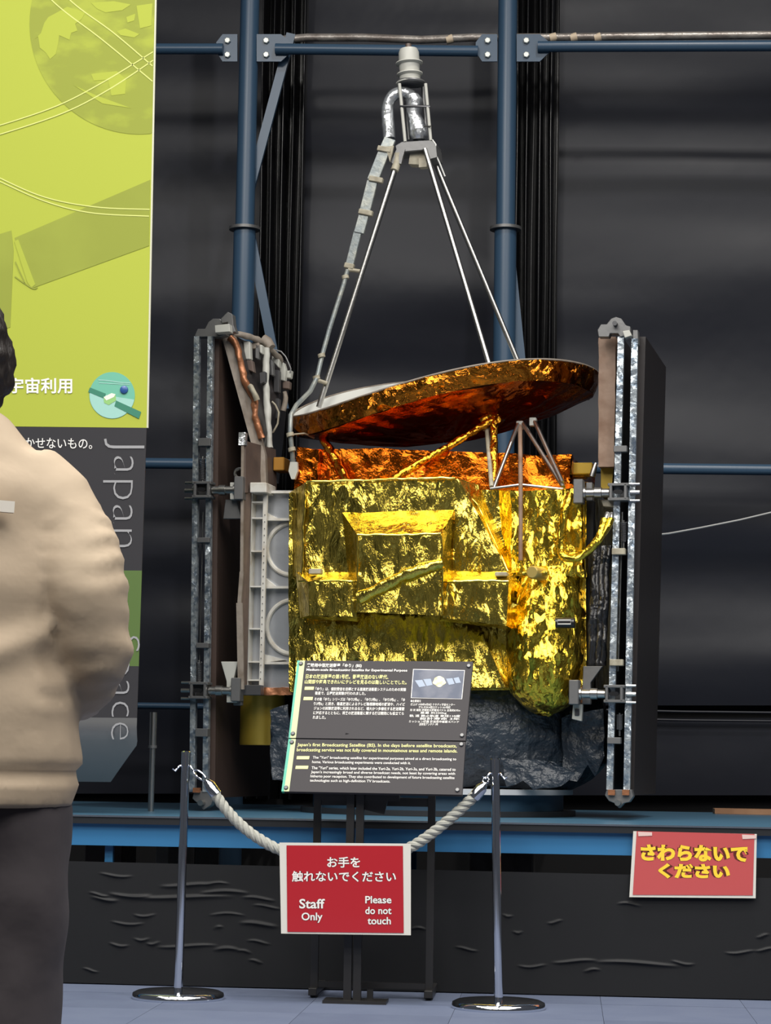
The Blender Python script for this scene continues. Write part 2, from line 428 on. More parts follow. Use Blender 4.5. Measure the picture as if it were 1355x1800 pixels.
def gusset(px0, px1, flip, e):
    a, b, c, d = PY(px0, 60, YS - .03), PY(px1, 60, YS - .03), PY(px1, 108, YS - .03), PY(px0, 108, YS - .03)
    ch = (b - a) * .3
    pts = [a, b - ch, b + (c - b) * .3, c + (b - c) * .35, c - ch, d] if not flip else [a + ch, b, c, d + ch, d + (a - d) * .35, a + (d - a) * .3]
    g = MB().prism(pts, (0, .012, 0)).build('gusset_plate', M['scaf_blue'], e, smooth=False)
    bx = px0 + 17 if not flip else px1 - 17
    for py in (72, 97):
        p = PY(bx, py, YS - .03)
        MB().lathe([(.018, 0), (.018, .012), (.014, .016)], p, (0, -1, 0), 6).build('bolt', M['bolt'], g, smooth=False)
def beam(pa, pb, yoff, label, gl, gr):
    a, b = PY(*pa, YS - .045), PY(*pb, YS - .045)
    e = empty('scaffold_beam', ((a.x + b.x) / 2, YS - .045, a.z))
    MB().tube([a, b], .030, 16).build('tube', M['scaf_blue'], e)
    if gl: gusset(*gl, False, e)
    if gr: gusset(*gr, True, e)
    tag(e, label, 'beam')
beam((-600, 86), (392, 86), 0, 'dark blue scaffold beam with bolted gusset, running behind the lime banner', None, (380, 417))
beam((484, 86), (840, 90), 0, 'dark blue scaffold beam with two bolted gussets, above the white feed tower', (451, 512), (836, 874))
beam((945, 82), (1500, 80), 0, 'dark blue scaffold beam with one bolted gusset, on the side away from the lime banner', (908, 966), None)
# wrapped duct lying on the beams
p = [PY(x, y, YS + .05) for x, y in ((470, 72), (540, 66), (640, 66), (740, 70), (830, 66), (960, 66), (1100, 64), (1300, 62), (1500, 60))]
dct = tag(MB().tube(p, .022, 12).build('wrapped_duct', M['duct']), 'grey wrapped duct lying along the top of the scaffold beams', 'duct')
for x, y in ((790, 69), (972, 66), (1008, 66), (1050, 66)):
    q = PY(x, y, YS + .05); MB().tube([q + V((-.018, 0, -.004)), q + V((.018, 0, .004))], .0245, 12).build('tape_band', M['duct_tape'], dct)
# rear pipes across the bays
def pipe(a, b, y, r, label):
    tag(MB().tube([PY(*a, y), PY(*b, y)], r, 14).build('rear_pipe', M['scaf_blue']), label, 'pipe')
pipe((-150, 810), (1560, 828), 12.3, .030, 'dark horizontal rear pipe crossing the wall at the height of the dish supports')
pipe((-150, 1235), (420, 1243), 12.3, .018, 'thin dark rear pipe low on the wall, between banner and satellite')
# ------------------------------------------------------------------ platform
YP = 8.42
zt = PY(690, 1445, YP).z
def pz(px, py): return PY(px, py, YP)
zfa_t = PY(690, 1452, YP).z; zfa_b = PY(690, 1493, YP).z
pl = empty('display_platform', (0, YP, 0))
xl, xr = -4.2, 3.6
MB().box(((xl + xr) / 2, YP + 1.45, zt - .012), (xr - xl, 2.9, .024)).build('top_board', M['plat_top'], pl, smooth=False)
MB().box(((xl + xr) / 2, YP - .008, zt - .010), (xr - xl, .016, .030)).build('black_edge', M['edge_black'], pl, smooth=False)
MB().box(((xl + xr) / 2, YP - .010, zt + .003), (xr - xl, .020, .006)).build('edge_trim', M['edge_silver'], pl, smooth=False)
xs_ = [xl, pz(560, 1470).x, pz(622, 1470).x, xr]
for i in range(3):
    MB().box(((xs_[i] + xs_[i + 1]) / 2, YP + .02, (zfa_t + zfa_b) / 2), (xs_[i + 1] - xs_[i] - .006, .03, zfa_t - zfa_b + .012), None).build('fascia_board', M['plat_blue'], pl, smooth=False)
for px in (187, 640, 1130):
    x = pz(px, 1500).x
    MB().box((x, YP + .06, zfa_b / 2), (.030, .03, zfa_b)).build('leg', M['plat_blue'], pl, smooth=False)
for px in (-200, 640, 1500):
    x = pz(px, 1500).x
    MB().box((x, YP + 2.6, zt / 2 - .015), (.05, .05, zt - .03)).build('leg', M['plat_blue'], pl, smooth=False)
tag(pl, 'long blue display platform with black edge carrying the satellite', 'platform')

# black skirt cloth hung below with short horizontal folds
ya = YP + .0
A0, A1 = PY(-60, 1509, ya), PY(1430, 1545, ya)
random.seed(11)
folds = []
for (x, y, L_, h) in ((205, 1538, 30, 2), (330, 1556, 50, 3), (320, 1577, 95, 3.5), (395, 1569, 45, 3), (230, 1573, 40, 3), (455, 1580, 30, 2.5), (470, 1594, 25, 2), (400, 1608, 32, 2),
                      (255, 1608, 20, 2), (225, 1622, 30, 2), (455, 1625, 35, 3.5), (385, 1631, 8, 2), (330, 1663, 55, 2.5), (400, 1669, 24, 3), (430, 1673, 12, 2), (455, 1656, 20, 2), (450, 1690, 12, 2),
                      (380, 1554, 24, 2), (185, 1580, 25, 3), (175, 1572, 18, 2), (250, 1650, 14, 2), (270, 1657, 12, 2), (210, 1660, 18, 2), (160, 1705, 14, 1.5),
                      (892, 1608, 9, 2), (975, 1620, 13, 2), (910, 1637, 8, 2), (1105, 1590, 20, 2), (1340, 1645, 10, 2), (1300, 1673, 26, 2), (1345, 1669, 18, 2),
                      (1010, 1690, 40, 2.5), (935, 1697, 25, 2), (1120, 1694, 75, 3), (1040, 1706, 14, 2), (1200, 1692, 20, 2), (735, 1633, 14, 2), (820, 1668, 20, 2)):
    p = PY(x, y, ya); s_ = ya / FPX
    folds.append((p.x, p.z, L_ * s_, h * s_ * .85, .0055 + .001 * h))
def skirt_fn(u, v):
    x = A0.x + (A1.x - A0.x) * u; z = (A0.z * (1 - u) + A1.z * u) * (1 - v) + .004 * v
    d = 0
    for fx, fz, fl_, fh, fd in folds:
        du = (x - fx) / fl_; dv = (z - fz - .006 * math.sin(fx * 9 + du * 2)) / (fh)
        if abs(du) < 1 and abs(dv) < 4:
            d += fd * (1 - du * du) * math.exp(-dv * dv)
    return V((x, ya - .012 - d + .008 * noise.noise(V((x * 1.3, z * 2, 4.4))), z))
sk = MB().grid(skirt_fn, 420, 170).build('platform_skirt', M['skirt'], angle=180, fixn=False)
tag(sk, 'black cloth skirt with short creases hung below the blue platform', 'skirt')
# things kept under the platform
def crate(px0, py0, px1, py1, y, dep, m, name, label, cat):
    a, b = PY(px0, py0, y), PY(px1, py1, y)
    o = MB().hexa([(a.x, y, .0), (b.x, y, .0), (b.x, y, a.z), (a.x, y, a.z)], [(a.x, y + dep, .0), (b.x, y + dep, .0), (b.x, y + dep, a.z - .02), (a.x, y + dep, a.z - .02)]).build(name, m, smooth=False, bevel=.004)
    tag(o, label, cat)
crate(274, 1478, 297, 1510, 9.0, .3, M['cardboard'], 'cardboard_box', 'small pale box stored under the platform behind the metal post peg', 'box')
crate(342, 1479, 371, 1510, 9.3, .2, M['cardboard'], 'cardboard_box', 'small pale box stored under the platform beside the rope post', 'box')
crate(826, 1487, 936, 1510, 9.4, .3, M['tan_edge'], 'wooden_crate', 'low wooden crate stored under the platform behind the second rope post', 'crate')
crate(150, 1478, 215, 1510, 9.2, .3, M['brown_plate'], 'wooden_crate', 'low dark crate stored under the platform next to its blue leg', 'crate')
# board at the far end of the platform
xa_ = PY(1255, 1410, 11.0).x
tag(MB().hexa([(xa_, 10.95, zt + .001), (xa_ + .9, 10.75, zt + .001), (xa_ + .9, 10.75, zt + .025), (xa_, 10.95, zt + .025)], [(xa_, 11.1, zt + .001), (xa_ + .9, 11.1, zt + .001), (xa_ + .9, 11.1, zt + .025), (xa_, 11.1, zt + .025)]).build('wooden_board', M['wood'], smooth=False),
    'brown wooden board lying on the platform near the far edge', 'board')
# metal posts standing on the platform
def metal_post(px, pyt, pys, dy, r, label):
    b = PZ(px, dy, zt); t = PY(px, pyt, b.y); s = PY(px, pys, b.y)
    e = empty('metal_post', (b.x, b.y, zt))
    MB().tube([(b.x, b.y, zt), (b.x, b.y, s.z)], r, 16).build('tube', M['steel'], e)
    MB().tube([(b.x, b.y, s.z), (b.x, b.y, t.z)], r * 1.25, 16).build('sleeve', M['steel'], e)
    MB().lathe([(r * 1.45, 0), (r * 1.45, .012)], (b.x, b.y, s.z), seg=18).build('collar', M['grey_metal'], e)
    tag(e, label, 'post')
metal_post(265, 1252, 1315, 1426, .0125, 'short steel post with a wider sleeve standing on the platform beside the banner')

# ------------------------------------------------------------------ satellite frame
SROT = R(-9.0)
b0 = PY(775, 1380, 9.95)
SO = V((b0.x, 9.95, zt))
SX = V((math.cos(SROT), math.sin(SROT), 0)); SY = V((-math.sin(SROT), math.cos(SROT), 0)); SZ = V((0, 0, 1))
AX = (SX, SY, SZ)
def L(px, py, ly): return hit(px, py, SO + SY * ly, SY)
sat = empty('broadcasting_satellite', SO, SROT)
tag(sat, 'gold foil covered satellite with dish, feed tower and folded solar arrays', 'satellite')

def hx(mb, fr, lf, lb, back=None, lfb=None):
    f = [L(x, y, lf if (i < 2 or lfb is None) else lfb) for i, (x, y) in enumerate(fr)]
    b = [L(x, y, lb) for x, y in back] if back else [p + SY * (lb - lf) for p in f]
    return mb.hexa(f, b)
# --- gold body
bulk = foil_from(hx(MB(), [(508, 866), (1030, 858), (1030, 1212), (508, 1216)], -.40, .45), 'body_blanket', M['gold'], sat, .018, .008, 7, 1)
foil_from(hx(MB(), [(537, 847), (802, 841), (802, 1010), (530, 1010)], -.51, -.36, [(508, 868), (830, 852), (830, 1016), (508, 1016)]), 'foil_cover', M['gold'], sat, .011, .006, 8, 2)
foil_from(hx(MB(), [(530, 1010), (802, 1010), (888, 1208), (518, 1208)], -.43, -.34, None, -.47), 'foil_cover', M['gold'], sat, .012, .012, 7, 3)
foil_from(hx(MB(), [(800, 842), (806, 842), (893, 1005), (800, 1008)], -.52, -.36, [(800, 846), (856, 856), (908, 1006), (800, 1008)]), 'foil_cover', M['gold'], sat, .011, .008, 8, 4)
foil_from(hx(MB(), [(628, 940), (776, 938), (776, 1082), (628, 1076)], -.70, -.48, [(598, 895), (802, 891), (798, 1080), (614, 1074)]), 'equipment_box', M['gold'], sat, .011, .005, 9, 5)
foil_from(hx(MB(), [(543, 1023), (627, 1022), (627, 1084), (543, 1082)], -.61, -.50, [(520, 1006), (628, 1004), (628, 1092), (528, 1086)]), 'equipment_box', M['gold'], sat, .011, .005, 9, 6)
foil_from(hx(MB(), [(786, 1022), (894, 1022), (890, 1100), (778, 1086)], -.63, -.50, [(776, 1004), (908, 1002), (902, 1106), (772, 1092)]), 'equipment_box', M['gold'], sat, .011, .007, 9, 7)
foil_from(hx(MB(), [(898, 864), (1020, 860), (1024, 1012), (900, 1012)], -.50, -.36, [(872, 862), (1031, 850), (1031, 1014), (878, 1012)]), 'foil_cover', M['gold_drape'], sat, .011, .014, 9, 8)
# draped blanket bulging over the corner, pointed at the bottom
rs = []
for py, x0, x1, dp in ((1000, 900, 1027, .10), (1040, 897, 1028, .13), (1080, 895, 1029, .15), (1120, 893, 1028, .17), (1160, 892, 1025, .18), (1195, 892, 1019, .17), (1220, 900, 1013, .15), (1240, 922, 1002, .11), (1254, 944, 982, .06), (1259, 955, 968, .02)):
    c = L((x0 + x1) / 2, py, -.38); hw = (L(x1, py, -.38) - L(x0, py, -.38)).length / 2
    rs.append([c + SX * hw * math.copysign(abs(math.cos(t)) ** .8, math.cos(t)) - SY * (dp * 1.25 * math.sin(t) if math.sin(t) > 0 else .3 * dp * math.sin(t)) for t in [2 * PI * k / 28 for k in range(28)]])
foil_from(MB().rings(rs, False), 'draped_blanket', M['gold_drape'], sat, .011, .016, 8, 9)
# rolled foil tubes added along the box edges to catch bright highlight lines
for pts in ([(538, 847, -.525), (670, 843, -.525), (800, 840, -.525)], [(537, 850, -.525), (533, 930, -.525), (531, 1008, -.525)], [(628, 940, -.703), (700, 940, -.703), (775, 938, -.703)], [(628, 942, -.703), (628, 1010, -.703), (628, 1074, -.703)], [(776, 942, -.703), (777, 1010, -.703), (777, 1080, -.703)],
            [(524, 1022, -.56), (560, 1022, -.613), (627, 1021, -.613)], [(786, 1022, -.633), (840, 1021, -.633), (894, 1022, -.633)], [(802, 842, -.52), (840, 890, -.49), (868, 950, -.49), (893, 1004, -.52)], [(787, 1024, -.633), (783, 1060, -.633), (779, 1086, -.633)], [(1025, 862, -.47), (1027, 950, -.46), (1028, 1010, -.46)]):
    q = [L(*p) for p in pts]
    out = []
    for i in range(len(q) - 1):
        k = max(2, int((q[i + 1] - q[i]).length / .010)); out += [q[i].lerp(q[i + 1], j / k) for j in range(k)]
    out.append(q[-1])
    MB().tube([p + V((noise.noise(p * 25), noise.noise(p * 25 + V((7, 0, 0))), noise.noise(p * 25 + V((0, 7, 0))))) * .004 for p in out], [.0045 * (1 + .5 * noise.noise(p * 40)) for p in out], 8).build('foil_edge_glint', M['gold_edge'], sat)
# crumple roll across the box, wrapped cable, caps and brackets
def crumpled_tube(path, r, name, m, parent, amp=.004, sc=22, n=None, seg=14):
    # resample smooth path
    pts = [V(p) for p in path]; out = []
    for i in range(len(pts) - 1):
        p0 = pts[max(i - 1, 0)]; p1 = pts[i]; p2 = pts[i + 1]; p3 = pts[min(i + 2, len(pts) - 1)]
        k = max(2, int((p2 - p1).length / .012))
        for j in range(k):
            t = j / k
            out.append(.5 * ((2 * p1) + (p2 - p0) * t + (2 * p0 - 5 * p1 + 4 * p2 - p3) * t * t + (3 * p1 - p0 - 3 * p2 + p3) * t ** 3))
    out.append(pts[-1])
    mb = MB().tube(out, [r * (1 + .12 * noise.noise(p * 30)) for p in out], seg)
    mb.v = [v + V((noise.noise(v * sc), noise.noise(v * sc + V((9, 0, 0))), noise.noise(v * sc + V((0, 9, 0))))) * amp for v in mb.v]
    return mb.build(name, m, parent, angle=60)
crumpled_tube([L(632, 1052, -.70), L(690, 1022, -.715), L(735, 1002, -.715), L(778, 990, -.70)], .024, 'foil_roll', M['gold'], sat, .008)
cab = crumpled_tube([L(1003, 868, -.50), L(992, 905, -.53), L(986, 950, -.55), L(988, 976, -.57), L(1005, 981, -.58), L(1030, 972, -.58), L(1050, 950, -.57), L(1060, 925, -.55), L(1064, 912, -.54)], .018, 'wrapped_cable', M['gold_drape'], sat, .005)
crumpled_tube([L(1050, 950, -.57), L(1064, 935, -.56), L(1074, 912, -.54)], .013, 'cable_branch', M['gold_drape'], cab, .004)
MB().tube([L(1064, 914, -.54), L(1068, 903, -.52)], .013, 10).tube([L(1074, 914, -.54), L(1075, 903, -.52)], .011, 10).build('cable_end', M['steel'], cab)
cp = L(936, 1006, -.64)
MB().lathe([(.027, -.10), (.027, .0), (.022, .006)], cp, -SY - SX * .25, 20).build('round_cap', mat('cap_gold', (.62, .46, .14), .4, .7), sat)
mb = MB().tube([cp + SY * .06 - SX * .05, cp + SY * .03 + SX * .06], .010, 8); mb.build('cap_pin', M['gold'], sat)
MB().box(L(555, 1005, -.56), (.052, .04, .022), AX).build('small_bracket', M['beige_tape'], sat, smooth=False, bevel=.003)
MB().box(L(882, 1010, -.57), (.050, .05, .018), AX).build('small_bracket', M['beige_tape'], sat, smooth=False, bevel=.003)
pt = MB().tube([L(977, 1095, -.60), L(1010, 1095, -.60)], .022, 14).build('black_port', M['black_rubber'], sat)
q = [L(980, 1090, -.628), L(1003, 1090, -.628), L(1003, 1097, -.628), L(980, 1097, -.628)]
MB().tube(q, .0025, 6, closed=True).build('port_rim', M['white_paint'], pt)
MB().tube([L(915, 848, -.52), L(915, 985, -.53)], .009, 10).build('brown_conduit', M['brown_edge'], sat)
MB().prism([L(897, 1070, -.6), L(900, 1060, -.6), L(912, 1062, -.6)], SY * .01).build('foil_tab', M['gold'], sat, smooth=False)
# --- silver side panel with ribbed white frame
ss = MB(); hx(ss, [(466, 862), (514, 862), (514, 1213), (460, 1213)], -.33, -.30); sp = ss.build('side_panel', M['mirror_panel'], sat, smooth=False)
for cx_, cy_, rr in ((513, 965, 44), (515, 1102, 46)):
    c = L(cx_, cy_, -.335); r = (L(cx_ + rr, cy_, -.335) - c).length
    MB().tube([c + SX * r * math.cos(t) + SZ * r * math.sin(t) for t in [2 * PI * k / 40 for k in range(40)]], .010, 8, closed=True).build('ring', M['frame_white'], sp)
    MB().lathe([(r * .9, 0), (r * .9, .006)], c + SY * .012, -SY, 36).build('ring_plate', M['silver_foil'], sp, smooth=False)
for py in (866, 914, 1033, 1166):
    a, b = L(466, py, -.345), L(514, py, -.345)
    MB().bar(a, b, .010, .05, SY).build('panel_rail', M['frame_white'], sp, smooth=False)
fr = MB(); hx(fr, [(441, 852), (444, 852), (435, 1215), (432, 1215)], -.40, -.33); rf = fr.build('ribbed_frame', M['frame_white'], sat, smooth=False)
mb = MB(); hx(mb, [(463, 852), (470, 852), (462, 1215), (455, 1215)], -.40, -.385); mb.build('frame_flange', M['frame_white'], rf, smooth=False)
mb = MB(); hx(mb, [(444, 852), (466, 852), (459, 1215), (436, 1215)], -.34, -.325); mb.build('frame_web', M['mirror_panel'], rf, smooth=False)
mb = MB(); hx(mb, [(439, 848), (468, 848), (468, 866), (439, 866)], -.445, -.30); mb.build('frame_cap', M['frame_white'], rf, smooth=False, bevel=.003)
for py in (884, 912, 970, 1032, 1106, 1164, 1196, 1214):
    k = (py - 852) / 363 * 8
    MB().bar(L(441 - k, py, -.368), L(468 - k, py, -.368), .006, .062, SY).build('rib', M['frame_white'], rf, smooth=False)
mb = MB()
for i in range(26):
    k = i / 25; p = L(465.5 - 8 * k, 905 + 300 * k, -.402)
    mb.lathe([(.0022, 0), (.0022, .002)], p, -SY, 6)
mb.build('rivets', M['dark_metal'], rf)['kind'] = 'stuff'
# corner wedge fillets on the panel
for (a_, b_, c_) in (((466, 913), (492, 913), (466, 900)), ((466, 1032), (486, 1032), (466, 1016)), ((462, 1165), (500, 1160), (464, 1150))):
    MB().prism([L(*a_, -.36), L(*b_, -.36), L(*c_, -.36)], SY * .03).build('fillet', M['frame_white'], sp, smooth=False)
bp_ = MB().prism([L(427, 775, -.46), L(480, 790, -.16), L(482, 866, -.16), L(427, 866, -.46)], SX * .012).build('brown_plate', M['brown_plate'], sat, smooth=False)
MB().prism([L(427, 866, -.455), L(441, 866, -.42), L(433, 1210, -.42), L(423, 1210, -.455), L(421, 1060, -.455), L(425, 1000, -.455)], SY * .01).build('side_strip', M['brown_plate'], bp_, smooth=False)
MB().bar(L(427, 776, -.465), L(425, 1005, -.465), .012, .012, SY).bar(L(425, 1005, -.465), L(421, 1060, -.465), .016, .012, SY).bar(L(421, 1060, -.465), L(424, 1212, -.465), .026, .012, SY).build('plate_edge', M['tan_edge'], bp_, smooth=False)
MB().box(L(427, 772, -.46), (.030, .03, .055), AX).build('white_clip', M['silver_foil'], bp_, smooth=False)
mb = MB(); hx(mb, [(457, 1209), (514, 1209), (514, 1221), (457, 1221)], -.36, -.30); foil_from(mb, 'copper_fringe', M['copper'], sat, .008, .006, 40, 3)
# --- amber deck between dish and body
foil_from(hx(MB(), [(522, 788), (1004, 800), (1000, 866), (516, 866)], -.30, .40), 'amber_deck', M['amber'], sat, .016, .014, 6, 11)
foil_from(hx(MB(), [(522, 786), (560, 792), (556, 850), (518, 850)], -.36, -.28), 'amber_corner', M['amber'], sat, .012, .014, 10, 12)
for px, py in ((495, 818), (1020, 828)):
    MB().box(L(px, py, -.15), (.05, .10, .06), AX).build('amber_block', mat('amber_block', (.42, .20, .03), .4, .3), sat, smooth=False, bevel=.004)
MB().box(L(1024, 826, -.2), (.10, .1, .05), AX).build('amber_block', M['amber_can'], sat, smooth=False, bevel=.004)
# --- dish
le, re_ = L(519, 724, 0), L(1050, 655, 0)
DC = (le + re_) / 2; DA = (re_ - le).length / 2; DB = .52
DXu = (re_ - le).normalized()
def rimz(x, y):
    # x, y in -1..1; long axis rises; twisted rim: near side high on the right, far side high on the left
    return .056 * (1 - x * x) + y * (.084 - .10 * x)
def dish_pt(r, t, z):
    x, y = r * math.cos(t), r * math.sin(t)
    return DC + DXu * DA * x + SY * DB * y + SZ * z
NT = 96
def dish_surface(depth, drop, rmax=1.0, nr=14, power=2.0):
    rs = []
    for i in range(nr + 1):
        r = rmax * (1 - i / nr)
        rs.append([dish_pt(max(r, .004), t, rimz(math.cos(t), math.sin(t)) * (r / rmax) ** 1.2 - depth * (1 - (r / rmax) ** power) - drop) for t in [2 * PI * k / NT for k in range(NT)]])
    return rs
rf_ = MB().rings(dish_surface(.13, .0, .992), False).build('dish_reflector', M['white_paint'], sat, angle=80, fixn=False)
# rim band: outer side down to a crease
rb = []
for i in range(6):
    k = i / 5
    rb.append([dish_pt(1.0 - .035 * k * k, t, rimz(math.cos(t), math.sin(t)) - .085 * k) for t in [2 * PI * j / NT for j in range(NT)]])
def foil_rings(rs, name, m, parent, amp, sc, seed, rad=None):
    mb = MB().rings(rs, False)
    bm = bmesh.new(); vv = [bm.verts.new(v) for v in mb.v]
    for f in mb.f:
        try: bm.faces.new([vv[i] for i in f])
        except ValueError: pass
    bmesh.ops.subdivide_edges(bm, edges=bm.edges, cuts=2, use_grid_fill=True)
    bmesh.ops.recalc_face_normals(bm, faces=bm.faces); bm.normal_update()
    for v in bm.verts:
        q = v.co
        if rad: # stretch the noise towards the centre so that creases run radially
            d = q - DC; a = math.atan2(d.dot(SY) / DB, d.dot(DXu) / DA); q = V((math.cos(a) * rad, math.sin(a) * rad, d.length * .8))
        v.co += v.normal * amp * crumple(q, sc, seed)
    bm.verts.index_update()
    vs_ = [v.co.copy() for v in bm.verts]; fs = [tuple(v.index for v in f.verts) for f in bm.faces]; bm.free()
    return build_mesh(name, vs_, fs, m, parent, True, 0, 50)
foil_rings(rb, 'rim_blanket', M['amber_rim'], rf_, .010, 14, 3)
under = []
for i in range(13):
    k = i / 12; r = .965 * (1 - k) + .004 * k
    under.append([dish_pt(r, t, rimz(math.cos(t), math.sin(t)) * (r / .965) ** 1.2 - .085 - .135 * (1 - (r / .965) ** 1.7)) for t in [2 * PI * j / NT for j in range(NT)]])
foil_rings(under, 'back_blanket', M['amber'], rf_, .016, 5, 8, .9)
MB().tube([dish_pt(1.0, t, rimz(math.cos(t), math.sin(t)) + .002) for t in [2 * PI * j / NT for j in range(NT)]], .0045, 8, closed=True).build('rim_edge', M['tan_edge'], rf_)
# --- struts below the dish
for a, b, r in (((868, 738), (690, 842), .017), ((868, 735), (868, 856), .016), ((565, 765), (612, 852), .020), ((925, 640), (925, 641), 0)):
    if r: crumpled_tube([L(*a, -.24), (L(*a, -.24) + L(*b, -.42)) / 2, L(*b, -.42)], r, 'wrapped_strut', M['amber_gold'], sat, .006)
crumpled_tube([L(845, 742, -.22), L(866, 732, -.21), L(880, 745, -.22)], .026, 'strut_joint', M['amber_gold'], sat, .008)
st = None
for a, b, m_ in (((855, 746), (864, 856), 'beige_tape'), ((912, 742), (868, 858), 'grey_metal'), ((914, 745), (915, 852), 'brown_edge'), ((917, 742), (990, 856), 'grey_metal'), ((938, 738), (988, 848), 'grey_metal')):
    MB().tube([L(*a, -.22), L(*b, -.46)], .0095, 12).build('strut', M['steel'] if m_ == 'grey_metal' else M[m_], sat)
for px, py in ((854, 750), (914, 748), (937, 742)):
    p = L(px, py, -.22); MB().box(p, (.030, .03, .036), AX).build('strut_clevis', M['white_lens'], sat, smooth=False, bevel=.003)
MB().tube([L(862, 859, -.47), L(915, 852, -.50), L(990, 860, -.47)], .006, 8).build('strut_rail', M['steel'], sat)
# --- feed tower
TY = 0.02
col_c = L(727, 256, TY)
collar = MB().prism([L(x, y, TY - .06) for x, y in ((694, 256), (706, 249), (757, 246), (766, 252), (764, 262), (697, 268))], SY * .12).build('feed_collar', M['grey_metal'], sat, smooth=False, bevel=.003)
def leg(a, b, la, lb, r, m=None):
    MB().tube([L(*a, la), L(*b, lb)], r, 14).build('feed_leg', m or M['steel'], collar)
leg((699, 283), (560, 716), TY - .05, -.10, .0125)
leg((747, 262), (862, 648), TY - .06, -.16, .0115)
leg((762, 280), (912, 640), TY + .05, .16, .0115)
leg((718, 262), (690, 676), TY + .06, .32, .0100, M['grey_metal']) if False else None
for a, b in (((699, 270), (693, 300)),):
    crumpled_tube([L(*a, TY - .05), L(697, 287, TY - .05), L(*b, TY - .06)], .019, 'leg_socket', M['beige_tape'], collar, .004)
MB().prism([L(x, y, TY - .065) for x, y in ((697, 262), (712, 262), (708, 275), (705, 288), (697, 286), (699, 276), (692, 290), (687, 284))], SY * .02).build('collar_lug', M['grey_metal'], collar, smooth=False)
MB().prism([L(x, y, TY - .065) for x, y in ((742, 258), (766, 256), (768, 276), (752, 280))], SY * .12).build('collar_lug', M['grey_metal'], collar, smooth=False)
mb = MB(); mb.prism([L(x, y, TY - .03) for x, y in ((721, 266), (746, 264), (748, 290), (718, 288))], SY * .06); mb.build('receiver_horn', M['beige_tape'], collar, smooth=False)
mb = MB(); mb.prism([L(x, y, TY - .05) for x, y in ((736, 278), (750, 278), (750, 293), (736, 294))], SY * .04); mb.build('receiver_box', M['beige_tape'], collar, smooth=False)
MB().tube([L(760, 246, TY - .05), L(766, 254, TY - .06), L(764, 268, TY - .06), L(772, 285, TY - .05), L(782, 310, TY - .04)], .0035, 8).build('thin_cable', M['wire'], collar)
# cage
rod_top = [(702, 147, -.055), (748, 147, -.055), (710, 143, .06), (742, 143, .06)]
rod_bot = [(712, 249, -.055), (757, 247, -.055), (719, 246, .06), (750, 245, .06)]
top = MB().lathe([(.062, -.006), (.066, 0), (.062, .008)], L(723, 146, TY), (.02, 0, 1), 28).build('feed_plate', M['grey_metal'], sat)
for a, b in zip(rod_top, rod_bot):
    MB().tube([L(a[0], a[1], TY + a[2]), L(b[0], b[1], TY + b[2])], .0075, 10).build('cage_rod', M['white_lens'] if a[2] < 0 else M['grey_metal'], top)
q = [L(x, y, TY + d) for x, y, d in ((704, 187, -.06), (754, 187, -.06), (750, 185, .065), (708, 185, .065))]
MB().tube(q, .006, 8, closed=True).build('cage_band', M['dark_metal'], top)
MB().tube([L(745, 222, TY - .06), L(759, 222, TY - .07)], .0035, 8).build('cage_pin', M['steel'], top)
# white feed insulator: lathe along the slightly tilted axis
s_ = 9.97 / FPX
fp = [(0, 5), (10, 5), (16, 7), (18.5, 14), (19, 32), (24.5, 34), (25, 36), (19, 39), (18, 54), (23.5, 56), (24, 58), (19, 62), (18.5, 70), (26, 74), (26, 76)]
fb = L(721, 146, TY); ft = L(718, 85, TY); axv = (ft - fb).normalized(); ln = (ft - fb).length
prof = [(r * s_, ln * (1 - (h - 5) / 70)) for r, h in fp][::-1]
fi = MB().lathe(prof, fb, axv, 36).build('feed_horn', M['white_lens'], sat, angle=30)
MB().lathe([(.014, 0), (.014, .02)], ft, axv, 14).build('horn_tip', M['brown_plate'], fi)
# silver elbow and foil bag inside the cage
crumpled_tube([L(684, 243, TY - .03), L(682, 215, TY - .03), L(681, 192, TY - .03), L(686, 174, TY - .03), L(697, 164, TY - .02), L(712, 163, TY), L(726, 170, TY)], .027, 'elbow_guide', M['silver_foil'], sat, .003, 14, seg=10)
rs = []
for py, x, w_ in ((166, 724, 12), (176, 728, 15), (190, 727, 14), (200, 726, 12), (212, 731, 15), (228, 735, 17), (240, 737, 16), (246, 737, 12)):
    c = L(x, py, TY); r = w_ * s_
    rs.append([c + SX * r * math.cos(t) + SY * r * math.sin(t) for t in [2 * PI * k / 20 for k in range(20)]])
foil_from(MB().rings(rs, True), 'foil_bag', M['silver_foil'], sat, .008, .007, 26, 4)
# flat waveguide down the front
segs = [((686, 244), (678, 262), 22), ((677, 262), (655, 318), 21), ((655, 318), (640, 378), 20), ((640, 378), (631, 410), 19), ((629, 408), (613, 472), 15)]
for a, b, w_ in segs:
    MB().bar(L(*a, TY - .07), L(*b, TY - .075), w_ * s_, .016, SY).build('flat_waveguide', M['guide'], sat, smooth=False, bevel=.002)
for a, w_ in (((676, 263), 26), ((661, 316), 26), ((643, 374), 26), ((614, 468), 18)):
    p = L(*a, TY - .075); d = (L(655, 318, TY) - L(640, 378, TY)).normalized()
    MB().bar(p - d * .012, p + d * .012, w_ * s_, .026, SY).build('waveguide_clamp', M['beige_tape'], sat, smooth=False, bevel=.003)
MB().prism([L(x, y, TY - .085) for x, y in ((674, 258), (692, 256), (689, 270), (685, 284), (681, 270))], SY * .012).build('waveguide_clip', M['beige_tape'], sat, smooth=False)
tp = [(611, 474), (604, 500), (580, 575), (566, 625), (557, 664), (545, 688), (521, 712), (511, 730), (510, 760), (514, 800), (515, 818)]
ly_ = [-.06, -.065, -.09, -.11, -.13, -.2, -.32, -.4, -.42, -.40, -.38]
